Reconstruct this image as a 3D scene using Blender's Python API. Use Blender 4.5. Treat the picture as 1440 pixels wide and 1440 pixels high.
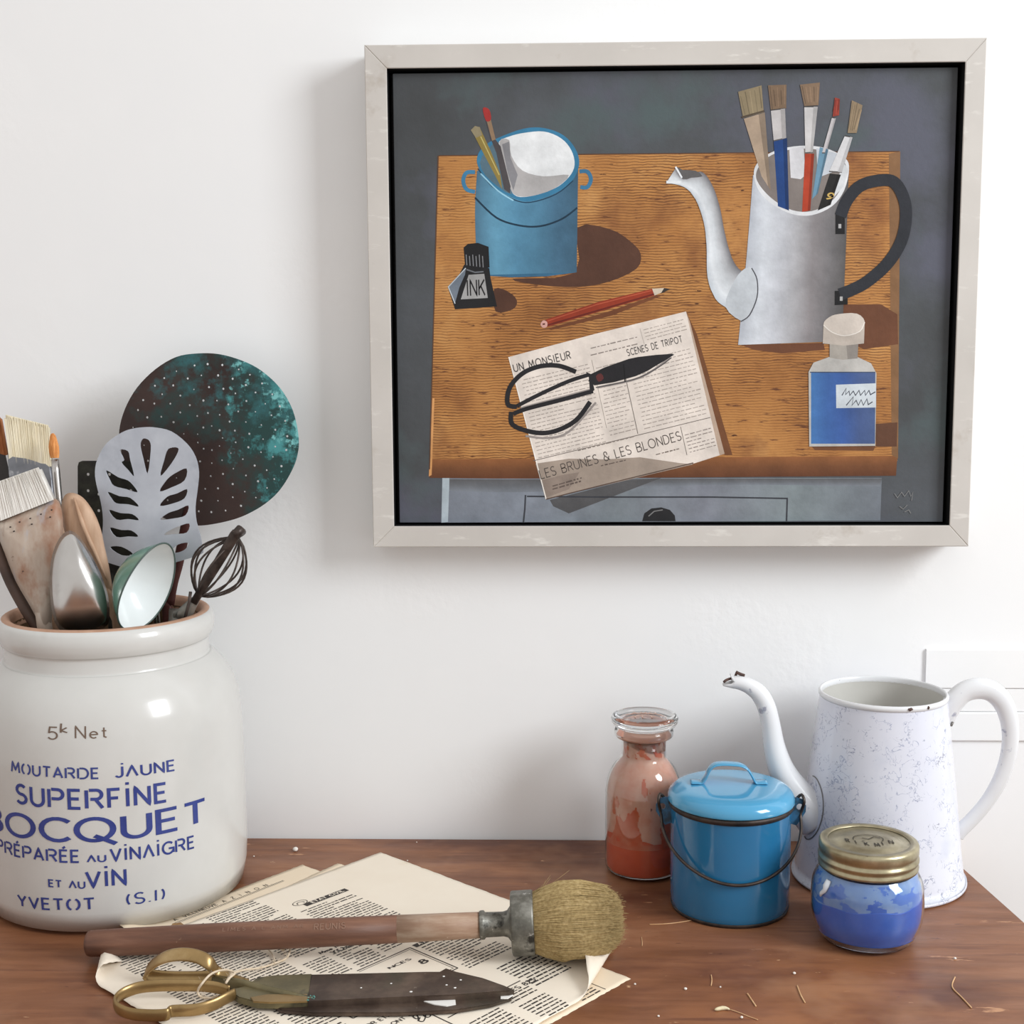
import bpy, bmesh, math, random
import numpy as np
from mathutils import Vector, Matrix

# ------------------------------------------------------------------ clear
for o in list(bpy.data.objects):
    bpy.data.objects.remove(o)
S = bpy.context.scene
COL = S.collection
rnd = random.Random(7)


def rgb(r, g, b):
    def f(c):
        c /= 255.0
        return c / 12.92 if c <= 0.04045 else ((c + 0.055) / 1.055) ** 2.4
    return (f(r), f(g), f(b), 1.0)


# ------------------------------------------------------------------ camera (wall = plane y=0, table top = plane z=0)
FPX, PITCH, YAW, ROLL = 1911.1, 0.1235, 0.0295, -0.0054
CAM = np.array([0.0, -1.17, 0.4393])
DV = np.array([-math.sin(YAW) * math.cos(PITCH), math.cos(YAW) * math.cos(PITCH), -math.sin(PITCH)])
_rt = np.array([math.cos(YAW), math.sin(YAW), 0.0])
_up = np.cross(_rt, DV)
RV = _rt * math.cos(ROLL) + _up * math.sin(ROLL)
UV = _up * math.cos(ROLL) - _rt * math.sin(ROLL)
cd = bpy.data.cameras.new('camera')
cam = bpy.data.objects.new('camera', cd)
COL.objects.link(cam)
cd.sensor_fit = 'HORIZONTAL'
cd.sensor_width = 36.0
cd.lens = 36.0 * FPX / 1440.0
cd.clip_start = 0.05
M = Matrix.Identity(4)
for i in range(3):
    M[i][0], M[i][1], M[i][2], M[i][3] = RV[i], UV[i], -DV[i], CAM[i]
cam.matrix_world = M
S.camera = cam

# ------------------------------------------------------------------ light: soft room light plus a window on the right
W = bpy.data.worlds.new('room_light')
S.world = W
W.use_nodes = True
bg = W.node_tree.nodes['Background']
bg.inputs[0].default_value = (1.0, 0.98, 0.958, 1)
bg.inputs[1].default_value = 0.78


def area(name, loc, target, sx, sy, power, color):
    ld = bpy.data.lights.new(name, 'AREA')
    ld.shape = 'RECTANGLE'
    ld.size, ld.size_y = sx, sy
    ld.energy = power
    ld.color = color
    o = bpy.data.objects.new(name, ld)
    COL.objects.link(o)
    o.location = loc
    d = Vector(target) - Vector(loc)
    o.rotation_euler = d.to_track_quat('-Z', 'Y').to_euler()
    return o


area('window_light', (1.85, -1.25, 1.25), (0.05, -0.05, 0.25), 0.75, 1.0, 44.0, (0.93, 0.97, 1.0))

S.view_settings.view_transform = 'Standard'
S.view_settings.look = 'None'
S.view_settings.exposure = 0.0
S.view_settings.gamma = 1.0
S.view_settings.use_curve_mapping = False


# ------------------------------------------------------------------ photograph geometry: pixel -> place in the room
def ray(px, py):
    return DV + RV * ((px - 720.0) / FPX) + UV * ((720.0 - py) / FPX)


def tab(px, py, z=0.0):          # point on a horizontal plane at height z
    v = ray(px, py)
    p = CAM + v * ((z - CAM[2]) / v[2])
    return Vector(p)


def aty(px, py, y):              # point on a plane parallel to the wall
    v = ray(px, py)
    return Vector(CAM + v * ((y - CAM[1]) / v[1]))


def proj(P):
    v = np.array(P) - CAM
    z = v @ DV
    return 720 + FPX * (v @ RV) / z, 720 - FPX * (v @ UV) / z, z


def axis_at(px, row_front, rpx):
    """vertical axis of a round thing whose base touches the table at (px,row_front)"""
    pf = tab(px, row_front)
    c = pf.copy()
    for _ in range(8):
        r = rpx * proj(c)[2] / FPX
        h = Vector((pf.x - CAM[0], pf.y - CAM[1], 0)).normalized()
        c = pf + h * r
    return c


def z_row(ax, row):
    lo, hi = -0.3, 0.7
    for _ in range(50):
        m = (lo + hi) / 2
        if proj((ax.x, ax.y, m))[1] > row:
            lo = m
        else:
            hi = m
    return (lo + hi) / 2


def prof(ax, lst):
    """[(radius in px, row) or (radius in px, None, z in metres)] -> [(r,z)]"""
    out = []
    for e in lst:
        z = e[2] if e[1] is None else z_row(ax, e[1])
        out.append((e[0] * proj((ax.x, ax.y, z))[2] / FPX, z))
    return out


# ------------------------------------------------------------------ objects
ROOT = {}


def tag(o, label=None, cat=None, group=None, kind=None):
    if label: o['label'] = label
    if cat: o['category'] = cat
    if group: o['group'] = group
    if kind: o['kind'] = kind
    return o


def thing(name, loc, label, cat, group=None):
    o = bpy.data.objects.new(name, None)
    o.empty_display_size = 0.02
    COL.objects.link(o)
    o.location = loc
    ROOT[o.name] = Vector(loc)
    return tag(o, label, cat, group)


def obj(name, me, mat=None, parent=None, smooth=True, mats=None):
    """links bmesh/mesh data given in WORLD coordinates as one object under parent"""
    if isinstance(me, bmesh.types.BMesh):
        m = bpy.data.meshes.new(name)
        me.to_mesh(m)
        me.free()
        me = m
    me.name = name
    o = bpy.data.objects.new(name, me)
    COL.objects.link(o)
    if parent is not None:
        base = ROOT[parent.name]
        o.parent = parent
        me.transform(Matrix.Translation(-base))
        ROOT[o.name] = base
    else:
        lo = [min(v.co[i] for v in me.vertices) for i in range(3)]
        hi = [max(v.co[i] for v in me.vertices) for i in range(3)]
        base = Vector(((lo[0] + hi[0]) / 2, (lo[1] + hi[1]) / 2, lo[2]))
        me.transform(Matrix.Translation(-base))
        o.location = base
        ROOT[o.name] = base
    for m in (mats or [mat]):
        me.materials.append(m)
    if smooth:
        for p in me.polygons:
            p.use_smooth = True
    return o


def sharp(o, deg=35):
    me = o.data
    bm = bmesh.new()
    bm.from_mesh(me)
    for e in bm.edges:
        if len(e.link_faces) == 2 and e.calc_face_angle(0) > math.radians(deg):
            e.smooth = False
    bm.to_mesh(me)
    bm.free()
    return o


# ------------------------------------------------------------------ mesh builders
def lathe(bm, ax, pr, n=72, cap0=False, cap1=False, ang=None):
    rings = []
    for r, z in pr:
        if r < 1e-6:
            rings.append([bm.verts.new((ax.x, ax.y, z))])
        else:
            rings.append([bm.verts.new((ax.x + r * math.cos(2 * math.pi * i / n), ax.y + r * math.sin(2 * math.pi * i / n), z)) for i in range(n)])
    for a, b in zip(rings, rings[1:]):
        for i in range(n):
            j = (i + 1) % n
            if len(a) == 1 and len(b) == 1: continue
            if len(a) == 1: bm.faces.new((a[0], b[i], b[j]))
            elif len(b) == 1: bm.faces.new((a[i], a[j], b[0]))
            else: bm.faces.new((a[i], a[j], b[j], b[i]))
    bmesh.ops.recalc_face_normals(bm, faces=bm.faces)
    return bm


def crom(pts, n=6, closed=False):
    """Catmull-Rom through points of any dimension"""
    P = [np.array(p, float) for p in pts]
    m = len(P)
    out = []
    rng = range(m) if closed else range(m - 1)
    for i in rng:
        if closed:
            p0, p1, p2, p3 = P[(i - 1) % m], P[i], P[(i + 1) % m], P[(i + 2) % m]
        else:
            p0, p1, p2, p3 = P[max(i - 1, 0)], P[i], P[i + 1], P[min(i + 2, m - 1)]
        for k in range(n):
            t = k / n
            out.append(0.5 * ((2 * p1) + (-p0 + p2) * t + (2 * p0 - 5 * p1 + 4 * p2 - p3) * t * t + (-p0 + 3 * p1 - 3 * p2 + p3) * t ** 3))
    if not closed:
        out.append(P[-1])
    return [tuple(p) for p in out]


def tube(bm, path, rad, n=10, flat=1.0, up=None, closed=False, caps=True):
    """sweep an ellipse along a path. rad: number or list; flat: ratio of the second half-axis; up: vector that the first half-axis leans to"""
    P = [Vector(p) for p in path]
    m = len(P)
    R = rad if isinstance(rad, (list, tuple)) else [rad] * m
    F = flat if isinstance(flat, (list, tuple)) else [flat] * m
    rings = []
    N = None
    for i in range(m):
        if closed: T = (P[(i + 1) % m] - P[i - 1]).normalized()
        else: T = (P[min(i + 1, m - 1)] - P[max(i - 1, 0)]).normalized()
        if up is not None:
            u = Vector(up)
            N = (u - T * u.dot(T)).normalized()
        elif N is None:
            u = Vector((0, 0, 1)) if abs(T.z) < 0.9 else Vector((1, 0, 0))
            N = (u - T * u.dot(T)).normalized()
        else:
            N = (N - T * N.dot(T)).normalized()
        B = T.cross(N)
        rings.append([bm.verts.new(P[i] + N * (R[i] * math.cos(2 * math.pi * k / n)) + B * (R[i] * F[i] * math.sin(2 * math.pi * k / n))) for k in range(n)])
    prs = list(zip(rings, rings[1:]))
    if closed: prs.append((rings[-1], rings[0]))
    for a, b in prs:
        for k in range(n):
            j = (k + 1) % n
            bm.faces.new((a[k], a[j], b[j], b[k]))
    if caps and not closed:
        bm.faces.new(rings[0][::-1])
        bm.faces.new(rings[-1])
    return bm


def box(bm, c, s, rot=None, bevel=0.0):
    r = bmesh.ops.create_cube(bm, size=1.0)
    vs = r['verts']
    for v in vs:
        v.co = Vector((v.co.x * s[0], v.co.y * s[1], v.co.z * s[2]))
    if bevel:
        es = list({e for v in vs for e in v.link_edges})
        rb = bmesh.ops.bevel(bm, geom=es, offset=bevel, segments=2, affect='EDGES', profile=0.6)
        vs = [v for v in bm.verts if v in set(rb['verts']) or v in set(v2 for v2 in vs if v2.is_valid)]
    for v in vs:
        if rot: v.co = rot @ v.co
        v.co += Vector(c)
    return bm


def fill2d(outer, holes=(), th=0.01):
    """flat outline with holes, filled and given thickness; returns mesh with local z = +-th"""
    cu = bpy.data.curves.new('t', 'CURVE')
    cu.dimensions = '2D'
    cu.fill_mode = 'BOTH'
    cu.extrude = th
    for L in [outer] + list(holes):
        sp = cu.splines.new('POLY')
        sp.points.add(len(L) - 1)
        for p, q in zip(sp.points, L):
            p.co = (q[0] / 100.0, -q[1] / 100.0, 0, 1)
        sp.use_cyclic_u = True
    ob = bpy.data.objects.new('t', cu)
    COL.objects.link(ob)
    bpy.context.view_layer.update()
    me = bpy.data.meshes.new_from_object(ob.evaluated_get(bpy.context.evaluated_depsgraph_get()))
    bpy.data.objects.remove(ob)
    bpy.data.curves.remove(cu)
    return me


def plate(outer, holes, mp, nrm, th):
    """outline in photo pixels -> solid plate: mp(px,py) is the middle, nrm the direction of thickness"""
    me = fill2d(outer, holes)
    nrm = Vector(nrm)
    bm = bmesh.new()
    bm.from_mesh(me)
    bmesh.ops.remove_doubles(bm, verts=bm.verts, dist=1e-6)
    for v in bm.verts:
        s = 1 if v.co.z > 0 else -1
        v.co = Vector(mp(v.co.x * 100, -v.co.y * 100)) + nrm * (s * th / 2)
    bmesh.ops.recalc_face_normals(bm, faces=bm.faces)
    return bm


def dome(bm, outline, mp, front, back, n=7, power=0.5):
    """closed outline in pixels, bulged towards (front) and away from (back) the viewer. mp(px,py,off)"""
    cx = sum(p[0] for p in outline) / len(outline)
    cy = sum(p[1] for p in outline) / len(outline)
    m = len(outline)

    def side(h, sgn, rim):
        prev = rim
        for k in range(1, n + 1):
            t = 1 - k / n
            off = sgn * h * (1 - t * t) ** power
            if k == n:
                c = bm.verts.new(mp(cx, cy, off))
                for i in range(m): bm.faces.new((prev[i], prev[(i + 1) % m], c))
            else:
                cur = [bm.verts.new(mp(cx + (p[0] - cx) * t, cy + (p[1] - cy) * t, off)) for p in outline]
                for i in range(m): bm.faces.new((prev[i], prev[(i + 1) % m], cur[(i + 1) % m], cur[i]))
                prev = cur
    rim = [bm.verts.new(mp(p[0], p[1], 0)) for p in outline]
    side(front, 1, rim)
    side(back, -1, rim)
    bmesh.ops.recalc_face_normals(bm, faces=bm.faces)
    return bm


# ------------------------------------------------------------------ stroke lettering
def arc(cx, cy, rx, ry, a0, a1, n=14):
    return [(cx + rx * math.cos(math.radians(a0 + (a1 - a0) * i / n)), cy + ry * math.sin(math.radians(a0 + (a1 - a0) * i / n))) for i in range(n + 1)]


G = {
    'A': (.74, [[(0, 0), (.37, 1), (.74, 0)], [(.14, .32), (.6, .32)]]),
    'V': (.72, [[(0, 1), (.36, 0), (.72, 1)]]),
    'B': (.6, [[(0, 0), (0, 1)], [(0, 1), (.3, 1)] + arc(.3, .76, .24, .24, 90, -90) + [(0, .52)], [(.05, .52), (.32, .52)] + arc(.32, .26, .28, .26, 90, -90) + [(0, 0)]]),
    'C': (.72, [arc(.45, .5, .45, .5, 45, 315)]),
    'D': (.68, [[(0, 0), (0, 1)], [(.0, 1), (.25, 1)] + arc(.25, .5, .43, .5, 90, -90) + [(0, 0)]]),
    'E': (.52, [[(.52, 1), (0, 1), (0, 0), (.52, 0)], [(0, .52), (.46, .52)]]),
    'F': (.5, [[(.5, 1), (0, 1), (0, 0)], [(0, .52), (.42, .52)]]),
    'G': (.78, [arc(.45, .5, .45, .5, 45, 340), [(.48, .45), (.86, .45), (.86, .05)]]),
    'I': (.12, [[(.06, 0), (.06, 1)]]),
    'i': (.12, [[(.06, 0), (.06, 1)], [(.06, 1.2), (.06, 1.34)]]),
    'J': (.4, [[(.4, 1), (.4, .28)] + arc(.16, .28, .24, .28, 0, -150)]),
    'j': (.4, [[(.4, 1), (.4, .28)] + arc(.16, .28, .24, .28, 0, -150), [(.4, 1.2), (.4, 1.34)]]),
    'K': (.6, [[(0, 0), (0, 1)], [(.58, 1), (.02, .42)], [(.2, .58), (.6, 0)]]),
    'L': (.5, [[(0, 1), (0, 0), (.5, 0)]]),
    'M': (.86, [[(0, 0), (.1, 1), (.43, .25), (.76, 1), (.86, 0)]]),
    'N': (.66, [[(0, 0), (0, 1), (.66, 0), (.66, 1)]]),
    'O': (.9, [arc(.45, .5, .45, .5, 0, 360, 28)]),
    'o': (.8, [arc(.33, .5, .33, .5, 105, 255), arc(.47, .5, .33, .5, 75, -75)]),
    'P': (.56, [[(0, 0), (0, 1)], [(0, 1), (.3, 1)] + arc(.3, .74, .26, .26, 90, -90) + [(0, .48)]]),
    'Q': (.94, [arc(.46, .5, .46, .5, 0, 360, 28), [(.45, .22), (.62, .1), (.98, -.2)]]),
    'R': (.6, [[(0, 0), (0, 1)], [(0, 1), (.32, 1)] + arc(.32, .75, .25, .25, 90, -90) + [(.05, .5)], [(.28, .5), (.6, 0)]]),
    'S': (.56, [arc(.28, .75, .26, .25, 35, 260, 10) + arc(.28, .25, .28, .25, 95, -150, 12)]),
    'T': (.66, [[(0, 1), (.66, 1)], [(.33, 1), (.33, 0)]]),
    'U': (.66, [[(0, 1), (0, .33)] + arc(.33, .33, .33, .33, 180, 360) + [(.66, 1)]]),
    'Y': (.68, [[(0, 1), (.34, .45), (.68, 1)], [(.34, .45), (.34, 0)]]),
    'Z': (.6, [[(0, 1), (.6, 1), (0, 0), (.6, 0)]]),
    '&': (.7, [arc(.3, .78, .2, .22, -40, 220, 12) + [(.7, .0)], [(.16, .6)] + arc(.28, .26, .28, .26, 130, 330, 10) + [(.68, .45)]]),
    '(': (.2, [arc(.4, .5, .36, .62, 130, 230)]),
    ')': (.2, [arc(-.2, .5, .36, .62, 50, -50)]),
    '.': (.06, [[(.03, 0), (.03, .09)]]),
    '1': (.25, [[(0, .75), (.22, 1), (.22, 0)]]),
    '2': (.5, [arc(.25, .75, .25, .25, 170, -40, 10) + [(0, 0), (.52, 0)]]),
    '4': (.55, [[(.4, 0), (.4, 1), (0, .3), (.55, .3)]]),
    '5': (.5, [[(.5, 1), (.08, 1), (.04, .55)] + arc(.24, .31, .27, .31, 130, -150, 12)]),
    '6': (.5, [arc(.26, .28, .26, .28, 0, 360, 16), [(.02, .35), (.1, .75), (.4, 1)]]),
    '8': (.5, [arc(.25, .76, .2, .24, 0, 360, 14), arc(.25, .27, .26, .27, 0, 360, 14)]),
    '9': (.5, [arc(.26, .7, .24, .28, 0, 360, 16), [(.5, .7), (.42, .2), (.15, 0)]]),
    'a': (.5, [arc(.24, .27, .24, .27, 0, 360, 14), [(.5, .54), (.5, 0)]]),
    'c': (.45, [arc(.25, .27, .25, .27, 50, 310, 10)]),
    'e': (.5, [[(.02, .28), (.5, .3)] + arc(.26, .27, .25, .27, 10, 310, 12)]),
    'k': (.4, [[(0, 0), (0, 1)], [(.36, .56), (.02, .25), (.4, 0)]]),
    'l': (.05, [[(.02, 0), (.02, 1)]]),
    'm': (.7, [[(0, 0), (0, .55)], [(0, .4)] + arc(.17, .38, .17, .16, 180, 0, 6) + [(.34, 0)], [(.34, .4)] + arc(.51, .38, .17, .16, 180, 0, 6) + [(.68, 0)]]),
    'n': (.4, [[(0, 0), (0, .55)], [(0, .38)] + arc(.2, .36, .2, .18, 180, 0, 6) + [(.4, 0)]]),
    'r': (.28, [[(0, 0), (0, .55)], [(0, .36), (.12, .53), (.28, .52)]]),
    's': (.35, [arc(.18, .4, .16, .14, 40, 260, 7) + arc(.18, .14, .17, .14, 90, -150, 7)]),
    't': (.3, [[(.14, .85), (.14, .1), (.3, .02)], [(0, .58), (.3, .58)]]),
    'u': (.42, [[(0, .55), (0, .2)] + arc(.2, .2, .2, .2, 180, 360, 6) + [(.42, .55)], [(.42, .3), (.42, 0)]]),
    'z': (.4, [[(0, .54), (.4, .54), (0, 0), (.42, 0)]]),
    ' ': (.34, []),
}
STENCIL = {k: .13 for k in 'PRDB'}


def layout(s, track=.2, stencil=False):
    """string -> (strokes in units of cap height, total width)"""
    x, out = 0.0, []
    i = 0
    while i < len(s):
        ch = s[i]
        acc = False
        if ch == '^': i += 1; ch = s[i]; acc = True            # acute accent
        nobar = False
        if ch == '~': i += 1; ch = s[i]; nobar = True           # A without its bar
        w, st = G[ch]
        sh = STENCIL.get(ch, 0) if stencil else 0
        for k, L in enumerate(st):
            if nobar and k == 1: continue
            d = sh if (k > 0 and sh) else 0
            out.append([(x + u + d, v) for u, v in L])
        if acc: out.append([(x + .2, 1.16), (x + .38, 1.32)])
        x += w + sh + track
        i += 1
    return out, x - track


def ribbon(bm, pts, w, mp, seg=.12, layer=None, col=None):
    """flat stroke of width w along 2D pts, mapped to 3D with mp(u,v)"""
    Q = []
    for a, b in zip(pts, pts[1:]):
        d = math.hypot(b[0] - a[0], b[1] - a[1])
        k = max(1, int(math.ceil(d / seg)))
        for t in range(k): Q.append((a[0] + (b[0] - a[0]) * t / k, a[1] + (b[1] - a[1]) * t / k))
    Q.append(pts[-1])
    Q = [np.array(q) for q in Q]
    L = []
    m = len(Q)
    closed = np.linalg.norm(Q[0] - Q[-1]) < 1e-6 and m > 3
    for i in range(m):
        p0 = Q[i - 1] if i > 0 else (Q[-2] if closed else Q[0])
        p1 = Q[i + 1] if i < m - 1 else (Q[1] if closed else Q[-1])
        d1, d2 = Q[i] - p0, p1 - Q[i]
        n1, n2 = np.linalg.norm(d1), np.linalg.norm(d2)
        d1 = d1 / n1 if n1 > 1e-9 else d2 / max(n2, 1e-9)
        d2 = d2 / n2 if n2 > 1e-9 else d1
        nn = np.array([-(d1[1] + d2[1]), d1[0] + d2[0]])
        ln = np.linalg.norm(nn)
        if ln < 1e-6: nn = np.array([-d1[1], d1[0]]); k = 1
        else:
            nn = nn / ln
            k = min(1.0 / max(nn @ np.array([-d1[1], d1[0]]), .2), 1.6)
        e = nn * (w / 2 * k)
        L.append((bm.verts.new(mp(*(Q[i] + e))), bm.verts.new(mp(*(Q[i] - e)))))
    fs = []
    for a, b in zip(L, L[1:]):
        fs.append(bm.faces.new((a[0], a[1], b[1], b[0])))
    if layer is not None:
        for f in fs:
            for l in f.loops: l[layer] = col
    return bm


def text(bm, s, mp, w=.14, track=.2, stencil=False, layer=None, col=None, slant=0.0):
    """mp(fraction along 0..1, height fraction)"""
    st, tot = layout(s, track, stencil)
    for L in st:
        ribbon(bm, [(u + slant * v, v) for u, v in L], w, lambda u, v: mp(u / tot, v), layer=layer, col=col)
    return tot


# ------------------------------------------------------------------ materials
def mat(name, cols, scale=20, detail=6, rough=.5, metal=0.0, bump=0.0, bscale=None, stretch=(1, 1, 1), spots=(), coat=0.0,
        trans=0.0, ior=1.45, distort=0.0, rvar=0.0, spec=.5, sss=0.0, attr=None, avar=0.0, lines=()):
    """cols: colour or [(pos,colour)...] over fractal noise; spots: [(colour, scale, lo, hi, stretch)] chips and stains on top"""
    m = bpy.data.materials.new(name)
    m.use_nodes = True
    nt = m.node_tree
    N, Lk = nt.nodes, nt.links
    bs = N['Principled BSDF']
    tc = N.new('ShaderNodeTexCoord')

    def noise(sc, st=(1, 1, 1), det=6, rough_=.6, dist=0.0, off=0):
        mp_ = N.new('ShaderNodeMapping')
        mp_.inputs['Scale'].default_value = st
        mp_.inputs['Location'].default_value = (off * 3.7, off * 1.9, off * 2.3)
        Lk.new(tc.outputs['Object'], mp_.inputs[0])
        n = N.new('ShaderNodeTexNoise')
        n.inputs['Scale'].default_value = sc
        n.inputs['Detail'].default_value = det
        n.inputs['Roughness'].default_value = rough_
        n.inputs['Distortion'].default_value = dist
        Lk.new(mp_.outputs[0], n.inputs[0])
        return n.outputs[0]
    if attr:
        at = N.new('ShaderNodeVertexColor')
        at.layer_name = attr
        out = at.outputs[0]
        if avar:
            n = noise(scale, stretch, detail)
            mr = N.new('ShaderNodeMapRange')
            mr.inputs['From Min'].default_value = .3
            mr.inputs['From Max'].default_value = .7
            mr.inputs['To Min'].default_value = 1 - avar
            mr.inputs['To Max'].default_value = 1 + avar
            Lk.new(n, mr.inputs[0])
            hv = N.new('ShaderNodeHueSaturation')
            Lk.new(mr.outputs[0], hv.inputs['Value'])
            Lk.new(out, hv.inputs['Color'])
            out = hv.outputs[0]
    elif isinstance(cols, list):
        n = noise(scale, stretch, detail, dist=distort)
        cr = N.new('ShaderNodeValToRGB')
        e = cr.color_ramp.elements
        e[0].position, e[0].color = cols[0]
        e[1].position, e[1].color = cols[-1]
        for p, c in cols[1:-1]:
            x = e.new(p)
            x.color = c
        Lk.new(n, cr.inputs[0])
        out = cr.outputs[0]
    else:
        v = N.new('ShaderNodeRGB')
        v.outputs[0].default_value = cols
        out = v.outputs[0]
    for k, sp in enumerate(spots):
        c, sc, lo, hi = sp[:4]
        st = sp[4] if len(sp) > 4 else (1, 1, 1)
        n = noise(sc, st, 5, .6, 0, k + 1)
        mr = N.new('ShaderNodeMapRange')
        mr.inputs['From Min'].default_value = lo
        mr.inputs['From Max'].default_value = hi
        Lk.new(n, mr.inputs[0])
        mx = N.new('ShaderNodeMix')
        mx.data_type = 'RGBA'
        Lk.new(mr.outputs[0], mx.inputs[0])
        Lk.new(out, mx.inputs[6])
        mx.inputs[7].default_value = c
        out = mx.outputs[2]
    for k, (c, sc, wd, msc, mlo) in enumerate(lines):      # hair-fine crazing: contour lines of a noise, patchy
        n = noise(sc, (1, 1, 1), 3, .6, .6, k + 11)
        a = N.new('ShaderNodeMath'); a.operation = 'SUBTRACT'; a.inputs[1].default_value = .5
        b = N.new('ShaderNodeMath'); b.operation = 'ABSOLUTE'
        r = N.new('ShaderNodeMapRange'); r.inputs['From Min'].default_value = wd; r.inputs['From Max'].default_value = wd * .3
        mk = noise(msc, (1, 1, 1), 4, .6, 0, k + 17)
        r2_ = N.new('ShaderNodeMapRange'); r2_.inputs['From Min'].default_value = mlo; r2_.inputs['From Max'].default_value = mlo + .06
        mm = N.new('ShaderNodeMath'); mm.operation = 'MULTIPLY'
        Lk.new(n, a.inputs[0]); Lk.new(a.outputs[0], b.inputs[0]); Lk.new(b.outputs[0], r.inputs[0])
        Lk.new(mk, r2_.inputs[0]); Lk.new(r.outputs[0], mm.inputs[0]); Lk.new(r2_.outputs[0], mm.inputs[1])
        mx = N.new('ShaderNodeMix')
        mx.data_type = 'RGBA'
        Lk.new(mm.outputs[0], mx.inputs[0])
        Lk.new(out, mx.inputs[6])
        mx.inputs[7].default_value = c
        out = mx.outputs[2]
    Lk.new(out, bs.inputs['Base Color'])
    bs.inputs['Roughness'].default_value = rough
    if rvar:
        n = noise(scale * 1.7, stretch, 4, off=9)
        mr = N.new('ShaderNodeMapRange')
        mr.inputs['From Min'].default_value = .3
        mr.inputs['From Max'].default_value = .7
        mr.inputs['To Min'].default_value = max(rough - rvar, 0.02)
        mr.inputs['To Max'].default_value = rough + rvar
        Lk.new(n, mr.inputs[0])
        Lk.new(mr.outputs[0], bs.inputs['Roughness'])
    bs.inputs['Metallic'].default_value = metal
    bs.inputs['Specular IOR Level'].default_value = spec
    bs.inputs['Coat Weight'].default_value = coat
    bs.inputs['Coat Roughness'].default_value = .06
    bs.inputs['IOR'].default_value = ior
    bs.inputs['Transmission Weight'].default_value = trans
    if sss:
        bs.inputs['Subsurface Weight'].default_value = sss
        bs.inputs['Subsurface Scale'].default_value = .002
    if bump:
        n = noise(bscale or scale, stretch, 6, off=5)
        b = N.new('ShaderNodeBump')
        b.inputs['Strength'].default_value = min(1.0, bump)
        b.inputs['Distance'].default_value = .001
        Lk.new(n, b.inputs['Height'])
        Lk.new(b.outputs[0], bs.inputs['Normal'])
    return m


ink = mat('printing_ink', rgb(62, 56, 52), rough=.8)
# ================================================================== the room
plaster = mat('white_plaster', [(.3, rgb(238, 239, 240)), (.7, rgb(243, 243, 243))], scale=3, rough=.75, bump=.16, bscale=34, spec=.25,
              )
# plaster also carries coarser trowel marks
nt = plaster.node_tree
bs = nt.nodes['Principled BSDF']
b0 = [n for n in nt.nodes if n.type == 'BUMP'][0]
tcn = [n for n in nt.nodes if n.type == 'TEX_COORD'][0]
n1 = nt.nodes.new('ShaderNodeTexNoise'); n1.inputs['Scale'].default_value = 120; n1.inputs['Detail'].default_value = 5
n2 = nt.nodes.new('ShaderNodeTexNoise'); n2.inputs['Scale'].default_value = 6; n2.inputs['Detail'].default_value = 3
mr = nt.nodes.new('ShaderNodeMapRange'); mr.inputs['From Min'].default_value = .55; mr.inputs['From Max'].default_value = .7
mul = nt.nodes.new('ShaderNodeMath'); mul.operation = 'MULTIPLY'
for n in (n1, n2): nt.links.new(tcn.outputs['Object'], n.inputs[0])
nt.links.new(n2.outputs[0], mr.inputs[0]); nt.links.new(mr.outputs[0], mul.inputs[0]); nt.links.new(n1.outputs[0], mul.inputs[1])
b1 = nt.nodes.new('ShaderNodeBump'); b1.inputs['Strength'].default_value = .55; b1.inputs['Distance'].default_value = .001
nt.links.new(mul.outputs[0], b1.inputs['Height']); nt.links.new(b0.outputs[0], b1.inputs['Normal']); nt.links.new(b1.outputs[0], bs.inputs['Normal'])

bm = box(bmesh.new(), (0, .05, .55), (5.0, .1, 2.6))
tag(obj('wall_back', bm, plaster, smooth=False), kind='structure')
floor_m = mat('floor_boards', [(.3, rgb(120, 95, 72)), (.7, rgb(150, 122, 95))], scale=4, stretch=(1, 12, 1), rough=.5)
bm = box(bmesh.new(), (0, -1.4, -.775), (5.0, 3.0, .05))
tag(obj('floor', bm, floor_m, smooth=False), kind='structure')

gloss_white = mat('white_gloss_paint', [(.3, rgb(240, 241, 241)), (.7, rgb(245, 245, 245))], scale=9, rough=.35, bump=.08, bscale=60)
x0 = .3255


def moulding(name, z0, z1, d, x1=1.6, xs=x0):
    """horizontal timber moulding fixed on the wall, rounded front edges"""
    pts = [(0, z0)] + [(-d + .001 + .001 * math.cos(a), z0 + .001 + .001 * math.sin(a)) for a in [math.radians(q) for q in (270, 240, 210, 180)]] \
        + [(-d + .001 + .001 * math.cos(a), z1 - .001 + .001 * math.sin(a)) for a in [math.radians(q) for q in (180, 150, 120, 90)]] + [(0, z1)]
    bm = bmesh.new()
    A = [bm.verts.new((xs, y, z)) for y, z in pts]
    B = [bm.verts.new((x1, y, z)) for y, z in pts]
    for i in range(len(pts) - 1): bm.faces.new((A[i], A[i + 1], B[i + 1], B[i]))
    bm.faces.new(A); bm.faces.new(B[::-1])
    bmesh.ops.recalc_face_normals(bm, faces=bm.faces)
    return tag(obj(name, bm, gloss_white, smooth=False), kind='structure')


moulding('trim_1', .1385, .1735, .0026)
moulding('trim_2', .1175, .1382, .0015, xs=x0 + .001)
moulding('trim_3', .0915, .1172, .0028, xs=x0 + .001)

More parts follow.
